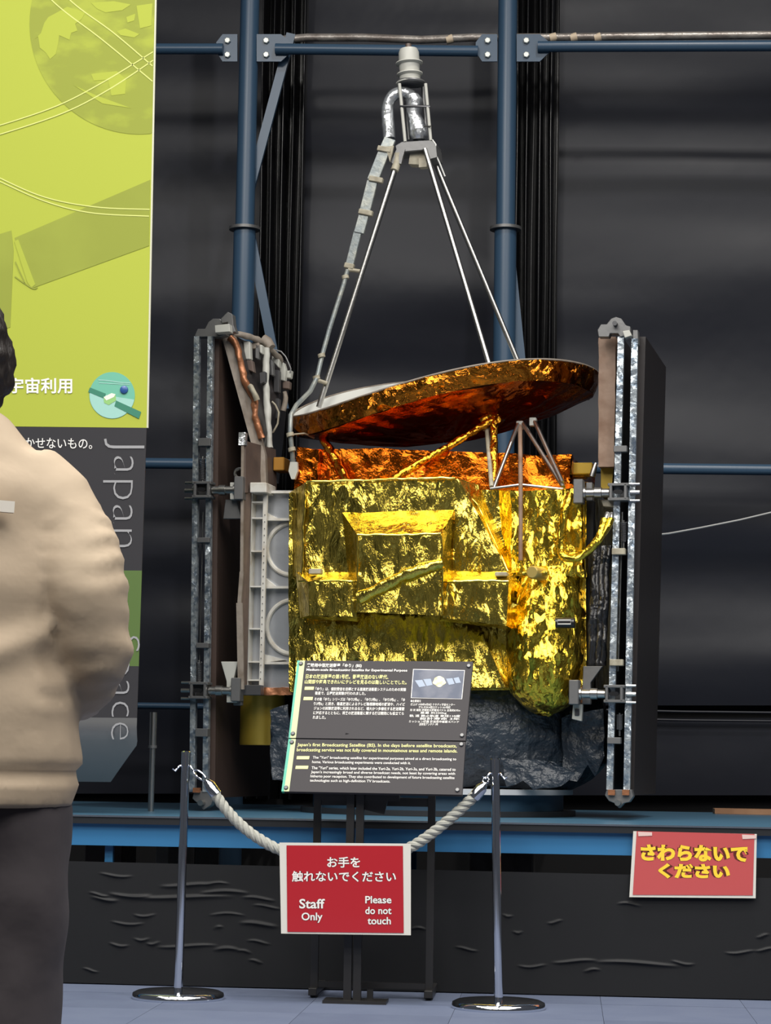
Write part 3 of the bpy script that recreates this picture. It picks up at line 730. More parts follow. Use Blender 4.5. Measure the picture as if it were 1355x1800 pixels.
tb = MB().tube([L(*p, l) for p, l in zip(tp, ly_)], .0105, 12).build('thin_waveguide', M['guide'], sat)
for px, py, l in ((607, 487, -.06), (565, 625, -.115), (556, 664, -.13), (510, 764, -.42), (513, 790, -.41)):
    MB().lathe([(.0165, -.008), (.0165, .008)], L(px, py, l), (-.25, 0, 1), 14).build('coupling', M['beige_tape'], tb)
MB().tube([L(557, 668, -.13), L(575, 674, -.12)], .009, 10).build('standoff', M['beige_tape'], tb)
MB().tube([L(612, 474, -.06), L(635, 477, -.05)], .009, 10).build('standoff', M['beige_tape'], tb)
MB().prism([L(x, y, -.40) for x, y in ((510, 812), (522, 812), (523, 828), (518, 842), (512, 842), (507, 828))], SY * .02).build('guide_end', M['white_lens'], tb, smooth=False)
MB().tube([L(512, 764, -.42), L(535, 762, -.3), L(552, 770, -.25)], .004, 8).build('guide_wire', M['beige_tape'], tb)
# --- solar arrays: folded panels with a truss of two rods in front
def slab(mb, top_f, bot_f, lyf, lyb, th):
    a, b = L(*top_f, lyf), L(*bot_f, lyf); e = SY * (lyb - lyf)
    return mb.hexa([a, b, b + e, a + e], [p + SX * th for p in (a, b, b + e, a + e)])
def clamp(px, py, ly, sgn, par):
    c = L(px, py, ly)
    mb = MB()
    for dz in (-.030, .030): mb.box(c + SZ * dz, (.085, .07, .012), AX)
    for dx in (-.030, .030): mb.box(c + SX * dx, (.012, .07, .066), AX)
    mb.box(c + SY * .02, (.07, .02, .06), AX)
    k = mb.build('clamp_block', M['grey_metal'], par, smooth=False, bevel=.002)
    MB().prism([c - SY * .036 + SX * (.013 * math.cos(t) + (.006 if math.cos(t) > 0 else -.006)) + SZ * .009 * math.sin(t) for t in [2 * PI * i / 14 for i in range(14)]], SY * .012).build('clamp_slot', M['black_rubber'], k, smooth=False)
    mb = MB()
    for dz in (-.034, .0, .034):
        mb.tube([c - SX * sgn * .045 + SZ * dz, c - SX * sgn * .085 + SZ * dz], .006 if dz else .010, 8)
    mb.build('clamp_bolt', M['steel'], k)
    # arm towards the body
    MB().lathe([(.018, .04), (.018, .07), (.023, .072), (.023, .10), (.018, .102), (.018, .135), (.025, .137), (.025, .15)], c, SX * sgn, 16).build('clamp_arm', M['steel'], k)
    MB().box(c + SX * sgn * .165 + SZ * .005, (.040, .06, .10), AX).build('arm_plate', M['grey_metal'], k, smooth=False, bevel=.003)
    return k
def spring(px, py0, py1, ly, par):
    a, b = L(px, py0, ly), L(px, py1, ly)
    n = 90; d = b - a
    MB().tube([a + d * (i / n) + (SX * math.cos(i * .9) + SY * math.sin(i * .9)) * .011 for i in range(n + 1)], .0028, 6).build('spring', M['dark_metal'], par)
    MB().tube([a - d * .1, b + d * .45], .004, 8).build('spring_rod', M['steel'], par)
def lug(pts, ly, par, name='end_bracket', m='grey_metal', th=.05):
    return MB().prism([L(x, y, ly) for x, y in pts], SY * th).build(name, M[m], par, smooth=False, bevel=.002)

# left array
LF = -.44
pa = slab(MB(), (372, 592), (364, 1402), -.40, .42, .035).build('array_panel', M['brown_panel'], sat, smooth=False)
slab(MB(), (381, 592), (372, 1402), -.36, .42, .012).build('panel_layer', M['solar'], pa, smooth=False)
for (t, b) in (((347, 592), (339, 1392)), ((371, 592), (362, 1392))):
    a, c = L(*t, LF), L(*b, LF)
    MB().bar(a, c, .024, .026, SY).build('truss_rod', M['rod'], pa, smooth=False)
MB().tube([L(357, 900, LF + .03), L(350, 1180, LF + .03)], .0035, 8).build('drive_rod', M['steel'], pa)
clamp(358, 862, LF - .02, 1, pa); clamp(352, 1214, LF - .02, 1, pa)
lug([(342, 590), (347, 578), (360, 578), (366, 566), (374, 560), (386, 560), (394, 568), (398, 588), (386, 592), (346, 592)], LF - .01, pa)
lug([(377, 572), (403, 569), (404, 583), (378, 585)], LF - .06, pa, 'end_pin', 'white_lens', .05)
lug([(388, 560), (400, 548), (408, 552), (410, 572), (414, 583), (402, 585), (400, 566), (390, 568)], LF - .02, pa)
lug([(341, 1390), (370, 1390), (376, 1402), (370, 1416), (357, 1424), (347, 1412), (338, 1404)], LF - .01, pa)
MB().box(L(346, 1389, LF - .015), (.03, .02, .02), AX).build('copper_pad', M['copper'], pa, smooth=False)
MB().lathe([(.012, 0), (.012, .05)], L(358, 1411, LF), -SY, 12).build('end_pin', M['steel'], pa)
for py in (778, 950, 1135, 1288):
    MB().box(L(361 - (py - 800) * .01, py, LF - .01), (.055, .04, .022 if py in (950, 1135) else .035), AX).build('rod_tie', M['grey_metal'], pa, smooth=False, bevel=.002)
spring(356, 806, 842, LF, pa); spring(350, 1164, 1198, LF, pa)
# white plates that hold the arms to the body side
lug([(396, 878), (416, 878), (424, 912), (392, 912)], -.44, pa, 'arm_web', 'grey_metal', .02)
lug([(388, 1163), (418, 1163), (410, 1195), (416, 1200), (416, 1235), (398, 1235), (398, 1198)], -.46, pa, 'arm_web', 'white_lens', .03)
lug([(410, 1200), (424, 1200), (424, 1240), (410, 1240)], -.45, pa, 'arm_web', 'grey_metal', .03)
lug([(424, 1204), (458, 1204), (458, 1222), (424, 1222)], -.44, pa, 'arm_web', 'dark_metal', .05)
lug([(404, 848), (416, 848), (416, 878), (404, 878)], -.47, pa, 'arm_web', 'white_lens', .03)
q = L(421, 832, -.44); MB().tube([q + (SX * math.cos(t) + SZ * math.sin(t)) * .020 for t in [2 * PI * k / 20 for k in range(20)]], .007, 8, closed=True).build('eye_ring', M['steel'], pa)
# inner tilted panel of the left array with its harness
ip = MB().prism([L(390, 592, -.38), L(412, 590, -.36), L(466, 800, -.30), L(468, 850, -.30), L(452, 850, -.32), L(447, 800, -.33)], SY * .03).build('inner_panel_edge', M['tan_edge'], sat, smooth=False)
MB().prism([L(408, 588, -.34), L(512, 640, .30), L(494, 735, .30), L(490, 850, .28), L(470, 850, -.28), L(460, 790, -.30)], SX * -.015).build('inner_panel', M['solar'], ip, smooth=False)
random.seed(5)
crumpled_tube([L(404, 592, -.37), L(416, 610, -.36), L(424, 640, -.36), L(430, 668, -.36), L(440, 688, -.34), L(447, 700, -.33), L(449, 730, -.33), L(460, 770, -.32)], .014, 'harness', M['copper'], ip, .008, 30)
crumpled_tube([L(438, 678, -.37), L(447, 690, -.37), L(452, 703, -.36)], .013, 'harness_wrap', M['beige_tape'], ip, .006, 30)
crumpled_tube([L(468, 612, -.15), L(468, 680, -.16), L(471, 740, -.17), L(474, 788, -.18)], .015, 'white_conduit', M['white_lens'], ip, .004, 30)
crumpled_tube([L(462, 596, -.12), L(470, 602, -.12), L(476, 612, -.12)], .022, 'conduit_elbow', M['tan_edge'], ip, .006, 30)
def conn(pts, m, l, nm='connector'):
    MB().prism([L(x, y, l) for x, y in pts], SY * .04).build(nm, M[m], ip, smooth=False, bevel=.004)
conn([(427, 598), (439, 600), (440, 632), (429, 632)], 'white_lens', -.24)
conn([(431, 633), (443, 633), (446, 655), (434, 650)], 'brown_plate', -.24)
conn([(441, 602), (455, 602), (456, 612), (442, 614)], 'tan_edge', -.2)
conn([(448, 604), (456, 606), (454, 632), (448, 630)], 'grey_metal', -.2)
conn([(455, 606), (461, 606), (460, 622), (456, 620)], 'white_lens', -.2)
conn([(478, 618), (491, 632), (489, 646), (477, 634)], 'white_lens', 0)
conn([(490, 638), (498, 636), (502, 650), (500, 670), (492, 668)], 'white_lens', .05)
conn([(503, 652), (512, 650), (510, 665), (502, 664)], 'white_lens', .08)
conn([(496, 670), (509, 670), (508, 684), (496, 683)], 'brown_plate', .06)
conn([(472, 630), (478, 632), (480, 660), (474, 660)], 'grey_metal', -.05)
conn([(455, 655), (466, 652), (466, 672), (456, 676)], 'dark_metal', -.2, 'relay')
conn([(480, 650), (490, 650), (490, 690), (480, 690)], 'dark_metal', 0, 'relay')
conn([(478, 700), (490, 700), (489, 735), (479, 740)], 'dark_metal', 0, 'relay')
crumpled_tube([L(412, 586, -.3), L(424, 588, -.28), L(436, 590, -.25), L(450, 596, -.2), L(462, 602, -.15), L(480, 618, -.05), L(495, 634, .05)], .013, 'harness', M['tan_edge'], ip, .008, 30)
crumpled_tube([L(500, 690, .06), L(502, 705, .06), L(497, 722, .06)], .011, 'harness', M['tan_edge'], ip, .006, 30)
MB().tube([L(*p, .02) for p in ((478, 618), (484, 615), (494, 618), (502, 627), (507, 638), (511, 648), (510, 656))], .0035, 8).build('looped_cable', M['grey_metal'], ip)
MB().tube([L(*p, -.1) for p in ((462, 755), (470, 763), (480, 760), (488, 745), (490, 725), (484, 712), (478, 706))], .0045, 8).build('looped_cable', M['beige_tape'], ip)
# right array
RF = -.50
pr = slab(MB(), (1122, 592), (1101, 1398), -.44, .30, .030).build('array_panel', M['solar'], sat, smooth=False)
slab(MB(), (1088, 596), (1068, 1398), -.42, .30, .02).build('panel_layer', M['solar'], pr, smooth=False)
mb = MB(); hx(mb, [(1052, 594), (1082, 592), (1079, 820), (1052, 820)], -.42, -.2); foil_from(mb, 'panel_edge', M['brown_edge'], pr, .02, .006, 12, 2)
mb = MB(); hx(mb, [(1056, 820), (1078, 820), (1074, 872), (1056, 872)], -.36, -.2); mb.build('inner_strip', M['amber_can'], pr, smooth=False)
for (t, b) in (((1092, 592), (1072, 1388)), ((1116, 596), (1102, 1388))):
    MB().bar(L(*t, RF), L(*b, RF), .026, .026, SY).build('truss_rod', M['rod'], pr, smooth=False)
MB().tube([L(1094, 900, RF + .02), L(1086, 1180, RF + .02)], .0035, 8).build('drive_rod', M['steel'], pr)
clamp(1088, 866, RF - .02, -1, pr); clamp(1081, 1220, RF - .02, -1, pr)
lug([(1052, 592), (1050, 580), (1056, 570), (1066, 570), (1074, 560), (1082, 557), (1092, 560), (1100, 572), (1108, 574), (1108, 588), (1090, 592), (1086, 586), (1072, 586), (1070, 592)], RF - .02, pr)
lug([(1094, 582), (1106, 580), (1110, 590), (1098, 594)], RF - .04, pr, 'end_pin', 'white_lens', .05)
lug([(1112, 580), (1121, 580), (1122, 606), (1112, 606)], RF - .01, pr, 'rod_cap', 'grey_metal', .05)
lug([(1066, 1388), (1110, 1388), (1113, 1400), (1106, 1410), (1096, 1412), (1088, 1421), (1080, 1412), (1070, 1408), (1063, 1398)], RF - .01, pr)
for px in (1075, 1100):
    MB().box(L(px, 1393, RF - .015), (.028, .02, .022), AX).build('copper_pad', M['copper'], pr, smooth=False)
MB().lathe([(.012, 0), (.012, .05)], L(1088, 1411, RF), -SY, 12).build('end_pin', M['steel'], pr)
MB().lathe([(.010, 0), (.010, .05)], L(1083, 572, RF), -SY, 12).build('end_pin', M['dark_metal'], pr)
for px, py in ((1091, 790), (1088, 970), (1084, 1165), (1080, 1302)):
    MB().box(L(px, py, RF - .01), (.055, .04, .026), AX).build('rod_tie', M['beige_tape'] if py in (970, 1165) else M['grey_metal'], pr, smooth=False, bevel=.002)
spring(1096, 918, 952, RF, pr); spring(1089, 1256, 1282, RF, pr)
lug([(1030, 848), (1041, 848), (1041, 880), (1030, 880)], -.46, pr, 'arm_web', 'grey_metal', .05)
lug([(1030, 880), (1044, 880), (1040, 1170), (1028, 1170)], -.38, pr, 'side_beam', 'black_rubber', .04)
lug([(1056, 878), (1080, 878), (1082, 892), (1060, 890)], -.50, pr, 'arm_web', 'beige_tape', .04)
lug([(1025, 1171), (1059, 1171), (1038, 1200), (1038, 1238), (1020, 1238), (1024, 1200)], -.47, pr, 'arm_web', 'grey_metal', .03)
lug([(1017, 1208), (1023, 1208), (1023, 1236), (1017, 1236)], -.48, pr, 'copper_pad', 'copper', .03)
lug([(1007, 1238), (1024, 1238), (1022, 1268), (1005, 1264)], -.48, pr, 'end_box', 'white_lens', .03)
lug([(1010, 1246), (1018, 1246), (1018, 1258), (1010, 1258)], -.485, pr, 'end_socket', 'dark_metal', .01)
MB().lathe([(.012, 0), (.012, .03), (.008, .06)], L(1040, 838, -.4), (.3, 0, 1), 12).build('eye_ring', M['steel'], pr)
# black film bundles beside the body
for i, (x0, x1) in enumerate(((1050, 1042), (1058, 1052), (1066, 1060), (1044, 1038))):
    crumpled_tube([L(x0 + 4, 960, -.40), L(x0, 1020, -.42), L((x0 + x1) / 2, 1090, -.42), L(x1, 1170, -.40)], .014 + .002 * (i % 2), 'black_film_bundle', M['vinyl_bundle'], sat, .006, 14)
# panel hinge bits on the outer edge of the right array
for px, py in ((1154, 650), (1152, 894), (1148, 928), (1146, 1215), (1144, 1238), (1141, 1385)):
    MB().box(L(px, py, .28), (.02, .03, .02), AX).build('hinge_stub', M['grey_metal'], pr, smooth=False)
tag(MB().tube([L(1146, 941, .31), PY(1175, 938, 10.6), PY(1230, 928, 11.0), PY(1300, 914, 11.6), PY(1560, 852, 12.4)], .0045, 8).build('white_wire', M['wire']),
    'thin white wire slanting up from the outer array panel across the black sheet', 'wire')
# --- lower body: amber can, grey blanket, ring
cn = L(460, 1310, -.18); ct = L(462, 1212, -.18)
rr = (L(499, 1260, -.18) - L(424, 1260, -.18)).length / 2
MB().lathe([(rr * .97, -.0), (rr, .004), (rr, (ct - cn).length)], cn, (0, 0, 1), 40).build('amber_can', M['amber_can'], sat)
rs = []
for py, x0, x1, dp in ((1205, 520, 1036, .36), (1225, 505, 1050, .40), (1260, 492, 1058, .44), (1300, 482, 1058, .45), (1335, 480, 1052, .44), (1360, 490, 1030, .42), (1380, 520, 1000, .36)):
    c = L((x0 + x1) / 2, py, .02); hw = (L(x1, py, .02) - L(x0, py, .02)).length / 2
    rs.append([c + SX * hw * math.cos(t) + SY * dp * math.sin(t) for t in [2 * PI * k / 48 for k in range(48)]])
foil_from(MB().rings(rs, False), 'thermal_blanket', M['grey_blanket'], sat, .018, .035, 5, 14)
# ragged flaps hanging from the blanket
def flap(pts, l, seed):
    bm = bmesh.new(); bm.faces.new([bm.verts.new(L(x, y, l)) for x, y in pts])
    bmesh.ops.triangulate(bm, faces=bm.faces); 
    for _ in range(3): bmesh.ops.subdivide_edges(bm, edges=bm.edges, cuts=1, use_grid_fill=True)
    for v in bm.verts: v.co += SY * .05 * crumple(v.co, 6, seed) + SX * .01 * noise.noise(v.co * 14) + SZ * .01 * noise.noise(v.co * 17)
    bm.verts.index_update(); vs_ = [v.co.copy() for v in bm.verts]; fs = [tuple(v.index for v in f.verts) for f in bm.faces]; k = len(vs_); bm.free()
    vs_ += [v + SY * .004 for v in vs_]; fs += [tuple(reversed([q + k for q in f])) for f in fs]
    build_mesh('blanket_flap', vs_, fs, M['grey_blanket'], sat, True, 0, 40, False)
flap([(985, 1262), (1060, 1245), (1063, 1290), (1058, 1318), (1064, 1330), (1054, 1336), (1052, 1352), (1044, 1362), (1034, 1345), (1012, 1372), (990, 1368)], -.30, 2)
flap([(880, 1330), (975, 1340), (1010, 1360), (985, 1382), (966, 1372), (940, 1390), (920, 1372), (890, 1384)], -.42, 5)
flap([(478, 1250), (505, 1240), (512, 1300), (506, 1372), (482, 1374), (474, 1320)], -.38, 8)
rc = L(770, 1384, 0); rw = (L(1002, 1384, 0) - L(540, 1384, 0)).length / 2
MB().lathe([(rw, -.022), (rw, 0)], rc, (0, 0, 1), 64).build('mounting_ring', M['ring_paint'], sat)
# pedestal under it
pc = V((rc.x, rc.y, zt + .001)); hgt = rc.z - .022 - zt
pd = empty('round_pedestal', pc)
MB().lathe([(rw * .93, .02), (rw * .93, hgt)], pc, (0, 0, 1), 64).build('drum', M['pedestal_blue'], pd)
MB().lathe([(rw * 1.02, 0), (rw * 1.02, .022)], pc, (0, 0, 1), 64).build('base_flange', M['edge_black'], pd)
tag(pd, 'dark blue round pedestal on the platform under the satellite', 'pedestal')

# ------------------------------------------------------------------ rope barrier
bl_ = PZ(313, 1755, 0); br_ = PZ(876, 1772, 0)
def stanchion(b, topx, topy, label, hooks):
    t = PY(topx, topy, b.y)
    e = empty('rope_stanchion', b)
    MB().lathe([(.160, 0), (.162, .006), (.158, .020), (.145, .026), (.05, .032), (.026, .036)], b, (0, 0, 1), 56).build('base', M['chrome'], e, angle=60)
    MB().tube([b + V((0, 0, .03)), t], .0155, 20).build('pole', M['chrome'], e)
    d = (t - b).normalized()
    MB().lathe([(.0165, -.055), (.0165, 0), (.012, .004)], t, d, 20).build('pole_cap', M['chrome'], e)
    for hx_ in hooks:
        p0 = t - d * .045
        MB().tube([p0, p0 + V((hx_ * .02, -.012, -.004)), p0 + V((hx_ * .034, -.018, -.022)), p0 + V((hx_ * .043, -.02, -.014))], .0038, 8).build('hook', M['chrome'], e)
    tag(e, label, 'stanchion', 'chrome rope posts')
    return t
tl_ = stanchion(bl_, 327, 1322, 'chrome rope stanchion on the side of the lime banner', (-1, 1))
tr_ = stanchion(br_, 870, 1335, 'chrome rope stanchion on the side away from the lime banner', (-1, 1))
RN = V((br_ - bl_)).cross(V((0, 0, 1))).normalized()
if RN.y > 0: RN = -RN
def RP(px, py, off=0): return hit(px, py, bl_ + RN * (.03 + off), RN)
rp = [RP(*p) for p in ((377, 1394), (395, 1420), (420, 1447), (450, 1471), (490, 1493), (545, 1509), (605, 1515), (665, 1509), (718, 1491), (760, 1464), (800, 1431), (835, 1398))]
def resample(pts, step):
    out = []
    for i in range(len(pts) - 1):
        p0 = pts[max(i - 1, 0)]; p1 = pts[i]; p2 = pts[i + 1]; p3 = pts[min(i + 2, len(pts) - 1)]
        k = max(2, int((p2 - p1).length / step))
        for j in range(k):
            t = j / k
            out.append(.5 * ((2 * p1) + (p2 - p0) * t + (2 * p0 - 5 * p1 + 4 * p2 - p3) * t * t + (3 * p1 - p0 - 3 * p2 + p3) * t ** 3))
    out.append(pts[-1]); return out
cl = resample(rp, .006)
rope = empty('barrier_rope', (cl[len(cl) // 2]))
for s in range(3):
    ln = 0; path = []
    for i, p in enumerate(cl):
        if i: ln += (p - cl[i - 1]).length
        d = (cl[min(i + 1, len(cl) - 1)] - cl[max(i - 1, 0)]).normalized(); u = RN; w_ = d.cross(u)
        a = ln / .075 * 2 * PI + s * 2 * PI / 3
        path.append(p + (u * math.cos(a) + w_ * math.sin(a)) * .0098)
    MB().tube(path, .0105, 8).build('strand', M['rope'], rope)
for a, b, hk in ((RP(362, 1371), RP(380, 1397), tl_), (RP(853, 1377), RP(833, 1402), tr_)):
    d = (b - a).normalized(); l = (b - a).length
    c_ = MB().lathe([(.008, 0), (.012, .004), (.015, .012), (.020, .020), (.021, l)], a, d, 18).build('end_cap', M['chrome'], rope)
    # snap hook between cap and post
    h0 = hk - V((0, 0, .062)) + V((.03 if hk is tl_ else -.03, -.018, 0))
    mid = (a + h0) / 2; e1 = (a - h0).normalized(); e2 = e1.cross(RN)
    ll = (a - h0).length / 2
    MB().tube([mid + e1 * ll * math.cos(t) + e2 * .011 * math.sin(t) for t in [2 * PI * k / 18 for k in range(18)]], .0034, 8, closed=True).build('snap_hook', M['chrome'], c_)
tag(rope, 'twisted off-white rope sagging between the two chrome stanchions', 'rope')

# red sign hung on the rope
SGN = RN
def SP(px, py, off=.030): return RP(px, py, off)
sg = empty('hanging_sign', SP(606, 1640))
def warp_quad(tl, tr, brr, bll, m, name, par, off, th=.0015, P=SP, bow=.0):
    a, b, c, d = P(*tl, off), P(*tr, off), P(*brr, off), P(*bll, off)
    n = SGN
    def fn(u, v): return (a * (1 - u) + b * u) * (1 - v) + (d * (1 - u) + c * u) * v + n * bow * math.sin(PI * u)
    mb = MB().grid(fn, 10, 6)
    k = len(mb.v); mb.v += [v - n * th for v in mb.v[:k]]; mb.f += [tuple(reversed([i + k for i in f])) for f in mb.f[:60]]
    return mb.build(name, m, par, angle=60, fixn=False)
warp_quad((491, 1481), (722, 1483), (722, 1644), (494, 1641), M['paper'], 'laminated_sheet', sg, .030)
warp_quad((503.5, 1486), (708, 1487), (709.5, 1640), (505, 1638), M['red'], 'red_print', sg, .0318, .001)
def lines(items, P, n, m, name, par, bold, off, slope=0):
    mb = MB()
    for s, x0, y0, x1, y1 in items:
        dy = (x1 - x0) * slope
        text_mb(mb, s, P(x0, y0), P(x1, y0 + dy), P(x0, y1), bold, n, off)
    return mb.build(name, m, par, smooth=False, fixn=False)
P2 = lambda x, y: SP(x, y, .0318)
JP = [('お手を', 575, 1506, 633, 1525), ('触れないでください', 513, 1531, 696, 1550)]
lines(JP, P2, SGN, M['print_dark'], 'lettering_outline', sg, .055, .0004, .003)
lines(JP, P2, SGN, M['print_white'], 'lettering', sg, .020, .0008, .003)
EN = [('Staff', 526, 1580, 571, 1597), ('Only', 530, 1604, 567, 1622), ('Please', 642, 1575, 688, 1588), ('do not', 642, 1594, 688, 1607), ('touch', 646, 1612, 687, 1625)]
for g_ in (EN[:2], EN[2:]):
    lines(g_, P2, SGN, M['print_dark'], 'lettering_outline', sg, .05, .0006)
    lines(g_, P2, SGN, M['print_white'], 'lettering', sg, .02, .0012)
tag(sg, 'red laminated sign with white Japanese and English words, hung on the rope', 'sign')

# red sign taped to the platform edge
TN = V((0, -1, 0))
def TP(px, py, off=0): return PY(px, py, YP - .03 - off)
ts_ = empty('taped_sign', TP(1215, 1580))
SGN = TN
TPo = lambda x, y, o=0: TP(x, y, o)
warp_quad((1113, 1461), (1330, 1466), (1328, 1579), (1106, 1577), M['paper'], 'laminated_sheet', ts_, 0, P=TPo)
warp_quad((1119, 1461), (1326, 1466), (1323, 1574), (1112, 1573), M['red_b'], 'red_print', ts_, .0016, .001, P=TPo)
P3 = lambda x, y: TP(x, y, .0018)
JP = [('さわらないで', 1126, 1484, 1316, 1513), ('ください', 1157, 1517, 1283, 1544)]
lines(JP, P3, TN, M['print_brown'], 'lettering_outline', ts_, .13, .0004, .012)
lines(JP, P3, TN, M['print_yellow'], 'lettering', ts_, .055, .0008, .012)
for a in ((1121, 1462), (1304, 1467)):
    warp_quad(a, (a[0] + 25, a[1] + 1), (a[0] + 25, a[1] + 7), (a[0] + 1, a[1] + 8), M['tape'], 'tape_strip', ts_, .0032, .001, P=TPo)
tag(ts_, 'faded red sign with yellow Japanese words, taped below the platform edge', 'sign')

# ------------------------------------------------------------------ information stand
IN = V((math.sin(R(-6)), -math.cos(R(28)), math.sin(R(28)))).normalized()
I0 = PY(662, 1290, 8.02)
def IP(px, py, off=0): return hit(px, py, I0 + IN * off, IN)
ist = empty('information_stand', PZ(655, 1748, 0))
def board(tl, tr, br, bl, nm='sign_board'):
    b = MB().prism([IP(*p) for p in (tl, tr, br, bl)], -IN * .014).build(nm, M['panel_grey'], ist, smooth=False)
    return b
bt = board((525, 1161), (831, 1163), (818, 1302), (510, 1297))
bb = board((510, 1299), (818, 1304), (812, 1397), (497, 1391))
def iq(tl, tr, br, bl, m, nm, par, off=.0008, th=.0012):
    MB().prism([IP(*p, off) for p in (tl, tr, br, bl)], -IN * th).build(nm, M[m], par, smooth=False)
iq((527, 1161), (536, 1161), (520, 1297), (510, 1297), 'panel_lime', 'lime_strip', bt)
iq((512, 1299), (520, 1299), (508, 1391), (499, 1391), 'panel_lime', 'lime_strip', bb)
iq((522.5, 1161), (527, 1161), (511, 1297), (507, 1297), 'panel_green', 'green_edge', bt, .0006, .014)
iq((507, 1299), (512, 1299), (499, 1391), (494.5, 1391), 'panel_green', 'green_edge', bb, .0006, .014)
for (x, y), b in (((529, 1167), bt), ((515, 1290), bt), ((824, 1171), bt), ((812, 1293), bt), ((513, 1305), bb), ((503, 1385), bb), ((811, 1309), bb), ((804, 1389), bb)):
    s = MB().lathe([(.0078, 0), (.0078, .004), (.006, .006)], IP(x, y), IN, 14).build('screw', M['grey_metal'] if x > 700 else M['dark_metal'], b)
PI_ = lambda x, y: IP(x, y, .0008)
# slanted text: x shear follows the board edge
def ilines(items, m, nm, par, bold, slope=.008, shear=-.11):
    mb = MB()
    for s, x0, y0, x1, y1 in items:
        dy = (x1 - x0) * slope
        text_mb(mb, s, PI_(x0, y0), PI_(x1, y0 + dy), PI_(x0 + (y1 - y0) * shear, y1), bold, IN, .0006)
    return mb.build(nm, M[m], par, smooth=False, fixn=False)
ilines([('実験用中型放送衛星「ゆり」(BS)', 540, 1166, 636, 1173.5), ('Medium-scale Broadcasting Satellite for Experimental Purpose', 539, 1175, 716, 1180.5)], 'print_white', 'heading', bt, .018)
ilines([('日本の放送衛星の第1号機。衛星放送のない時代、', 538, 1185, 683, 1193), ('山間部や離島できれいにテレビを見るのは難しいことでした。', 536, 1194.5, 715, 1202)], 'panel_yellow', 'yellow_lines', bt, .015)
ilines([('「ゆり」は、個別受信を目標とする直接放送衛星システムのための実験', 555, 1208, 714, 1214), ('衛星で、各種放送実験が行われました。', 554, 1215.5, 643, 1221.5),
        ('その後「ゆり」シリーズは「ゆり2号a」、「ゆり2号b」、「ゆり3号a」、「ゆ', 553, 1226, 712, 1232), ('り3号b」と続き、衛星放送によるテレビ難視聴地域の解消や、ハイビ', 552, 1234, 712, 1240),
        ('ジョンの試験放送等に利用されるなど、増大かつ多様化する放送需要', 552, 1242, 711, 1248), ('に対応するとともに、将来の放送衛星に関する技術開発にも役立てら', 551, 1250, 710, 1256), ('れました。', 550, 1258, 573, 1264)], 'print_white', 'body_lines', bt, .012)
ilines([('●主要諸元', 722, 1230, 740, 1234.5), ('打上げ 1978年4月8日 ケネディ宇宙センター', 722, 1236, 800, 1240.5), ('デルタ2914型ロケット141号機', 736, 1241, 792, 1245.5),
        ('形 状 箱型 展開型太陽電池パドル 全長約8.95m', 721, 1246, 809, 1250.5), ('重量 約350kg', 739, 1251, 785, 1255.5), ('軌 道 静止軌道 東経110度', 720, 1256, 809, 1260.5), ('設計寿命 3年', 738, 1261, 808, 1265.5), ('ミッション機器 放送用中継器 Kバンド', 719, 1266, 807, 1270.5), ('送受信アンテナ 1基', 737, 1271, 770, 1275.5)], 'print_white', 'data_lines', bt, .01)
ilines([("Japan's first Broadcasting Satellite (BS). In the days before satellite broadcasts,", 523, 1306, 803, 1313.5), ('broadcasting service was not fully covered in mountainous areas and remote islands.', 522, 1315, 804, 1322.5)], 'panel_yellow', 'yellow_lines', bb, .012)
ilines([('The "Yuri" broadcasting satellite for experimental purposes aimed at a direct broadcasting to', 550, 1329, 802, 1335), ('home. Various broadcasting experiments were conducted with it.', 549, 1337, 722, 1343),
        ('The "Yuri" series, which later included the Yuri-2a, Yuri-2b, Yuri-3a, and Yuri-3b, catered to', 548, 1347, 801, 1353), ("Japan's increasingly broad and diverse broadcast needs, not least by covering areas with", 547, 1354.5, 800, 1360.5),
        ('hitherto poor reception. They also contributed to development of future broadcasting satellite', 546, 1362, 799, 1368), ('technologies such as high-definition TV broadcasts.', 545, 1369.5, 686, 1375.5)], 'print_white', 'body_lines', bb, .008, .012)
for x, y, w_, b in ((535, 1207, 17, bt), (533, 1225, 17, bt), (521, 1329, 23, bb), (519, 1346, 23, bb)):
    iq((x + 1, y), (x + w_, y), (x + w_ - 1, y + 5.5), (x, y + 5.5), 'panel_yellow', 'yellow_bar', b)
# printed photo
pp = MB().prism([IP(x, y, .0012) for x, y in ((726, 1176), (817, 1178), (812, 1229), (722, 1227))], -IN * .001).build('photo_border', M['print_white'], bt, smooth=False)
MB().prism([IP(x, y, .0020) for x, y in ((727.2, 1177), (816, 1179), (811, 1228), (723.2, 1226))], -IN * .001).build('photo_print', M['photo_blue'], pp, smooth=False)
for q in (((729, 1196), (742, 1195), (748, 1206), (737, 1208)), ((744, 1194), (757, 1193), (760, 1204), (750, 1206)), ((784, 1193), (795, 1192), (799, 1202), (789, 1204)), ((797, 1192), (806, 1190), (810, 1200), (801, 1201))):
    MB().prism([IP(x, y, .0028) for x, y in q], -IN * .0008).build('photo_cells', M['photo_cell'], pp, smooth=False)
MB().prism([IP(772 + 11 * math.cos(t) * (1 + .12 * math.sin(5 * t)), 1198 + 9 * math.sin(t) * (1 + .1 * math.cos(4 * t)), .0030) for t in [2 * PI * k / 22 for k in range(22)]], -IN * .0008).build('photo_craft', M['photo_gold'], pp, smooth=False)
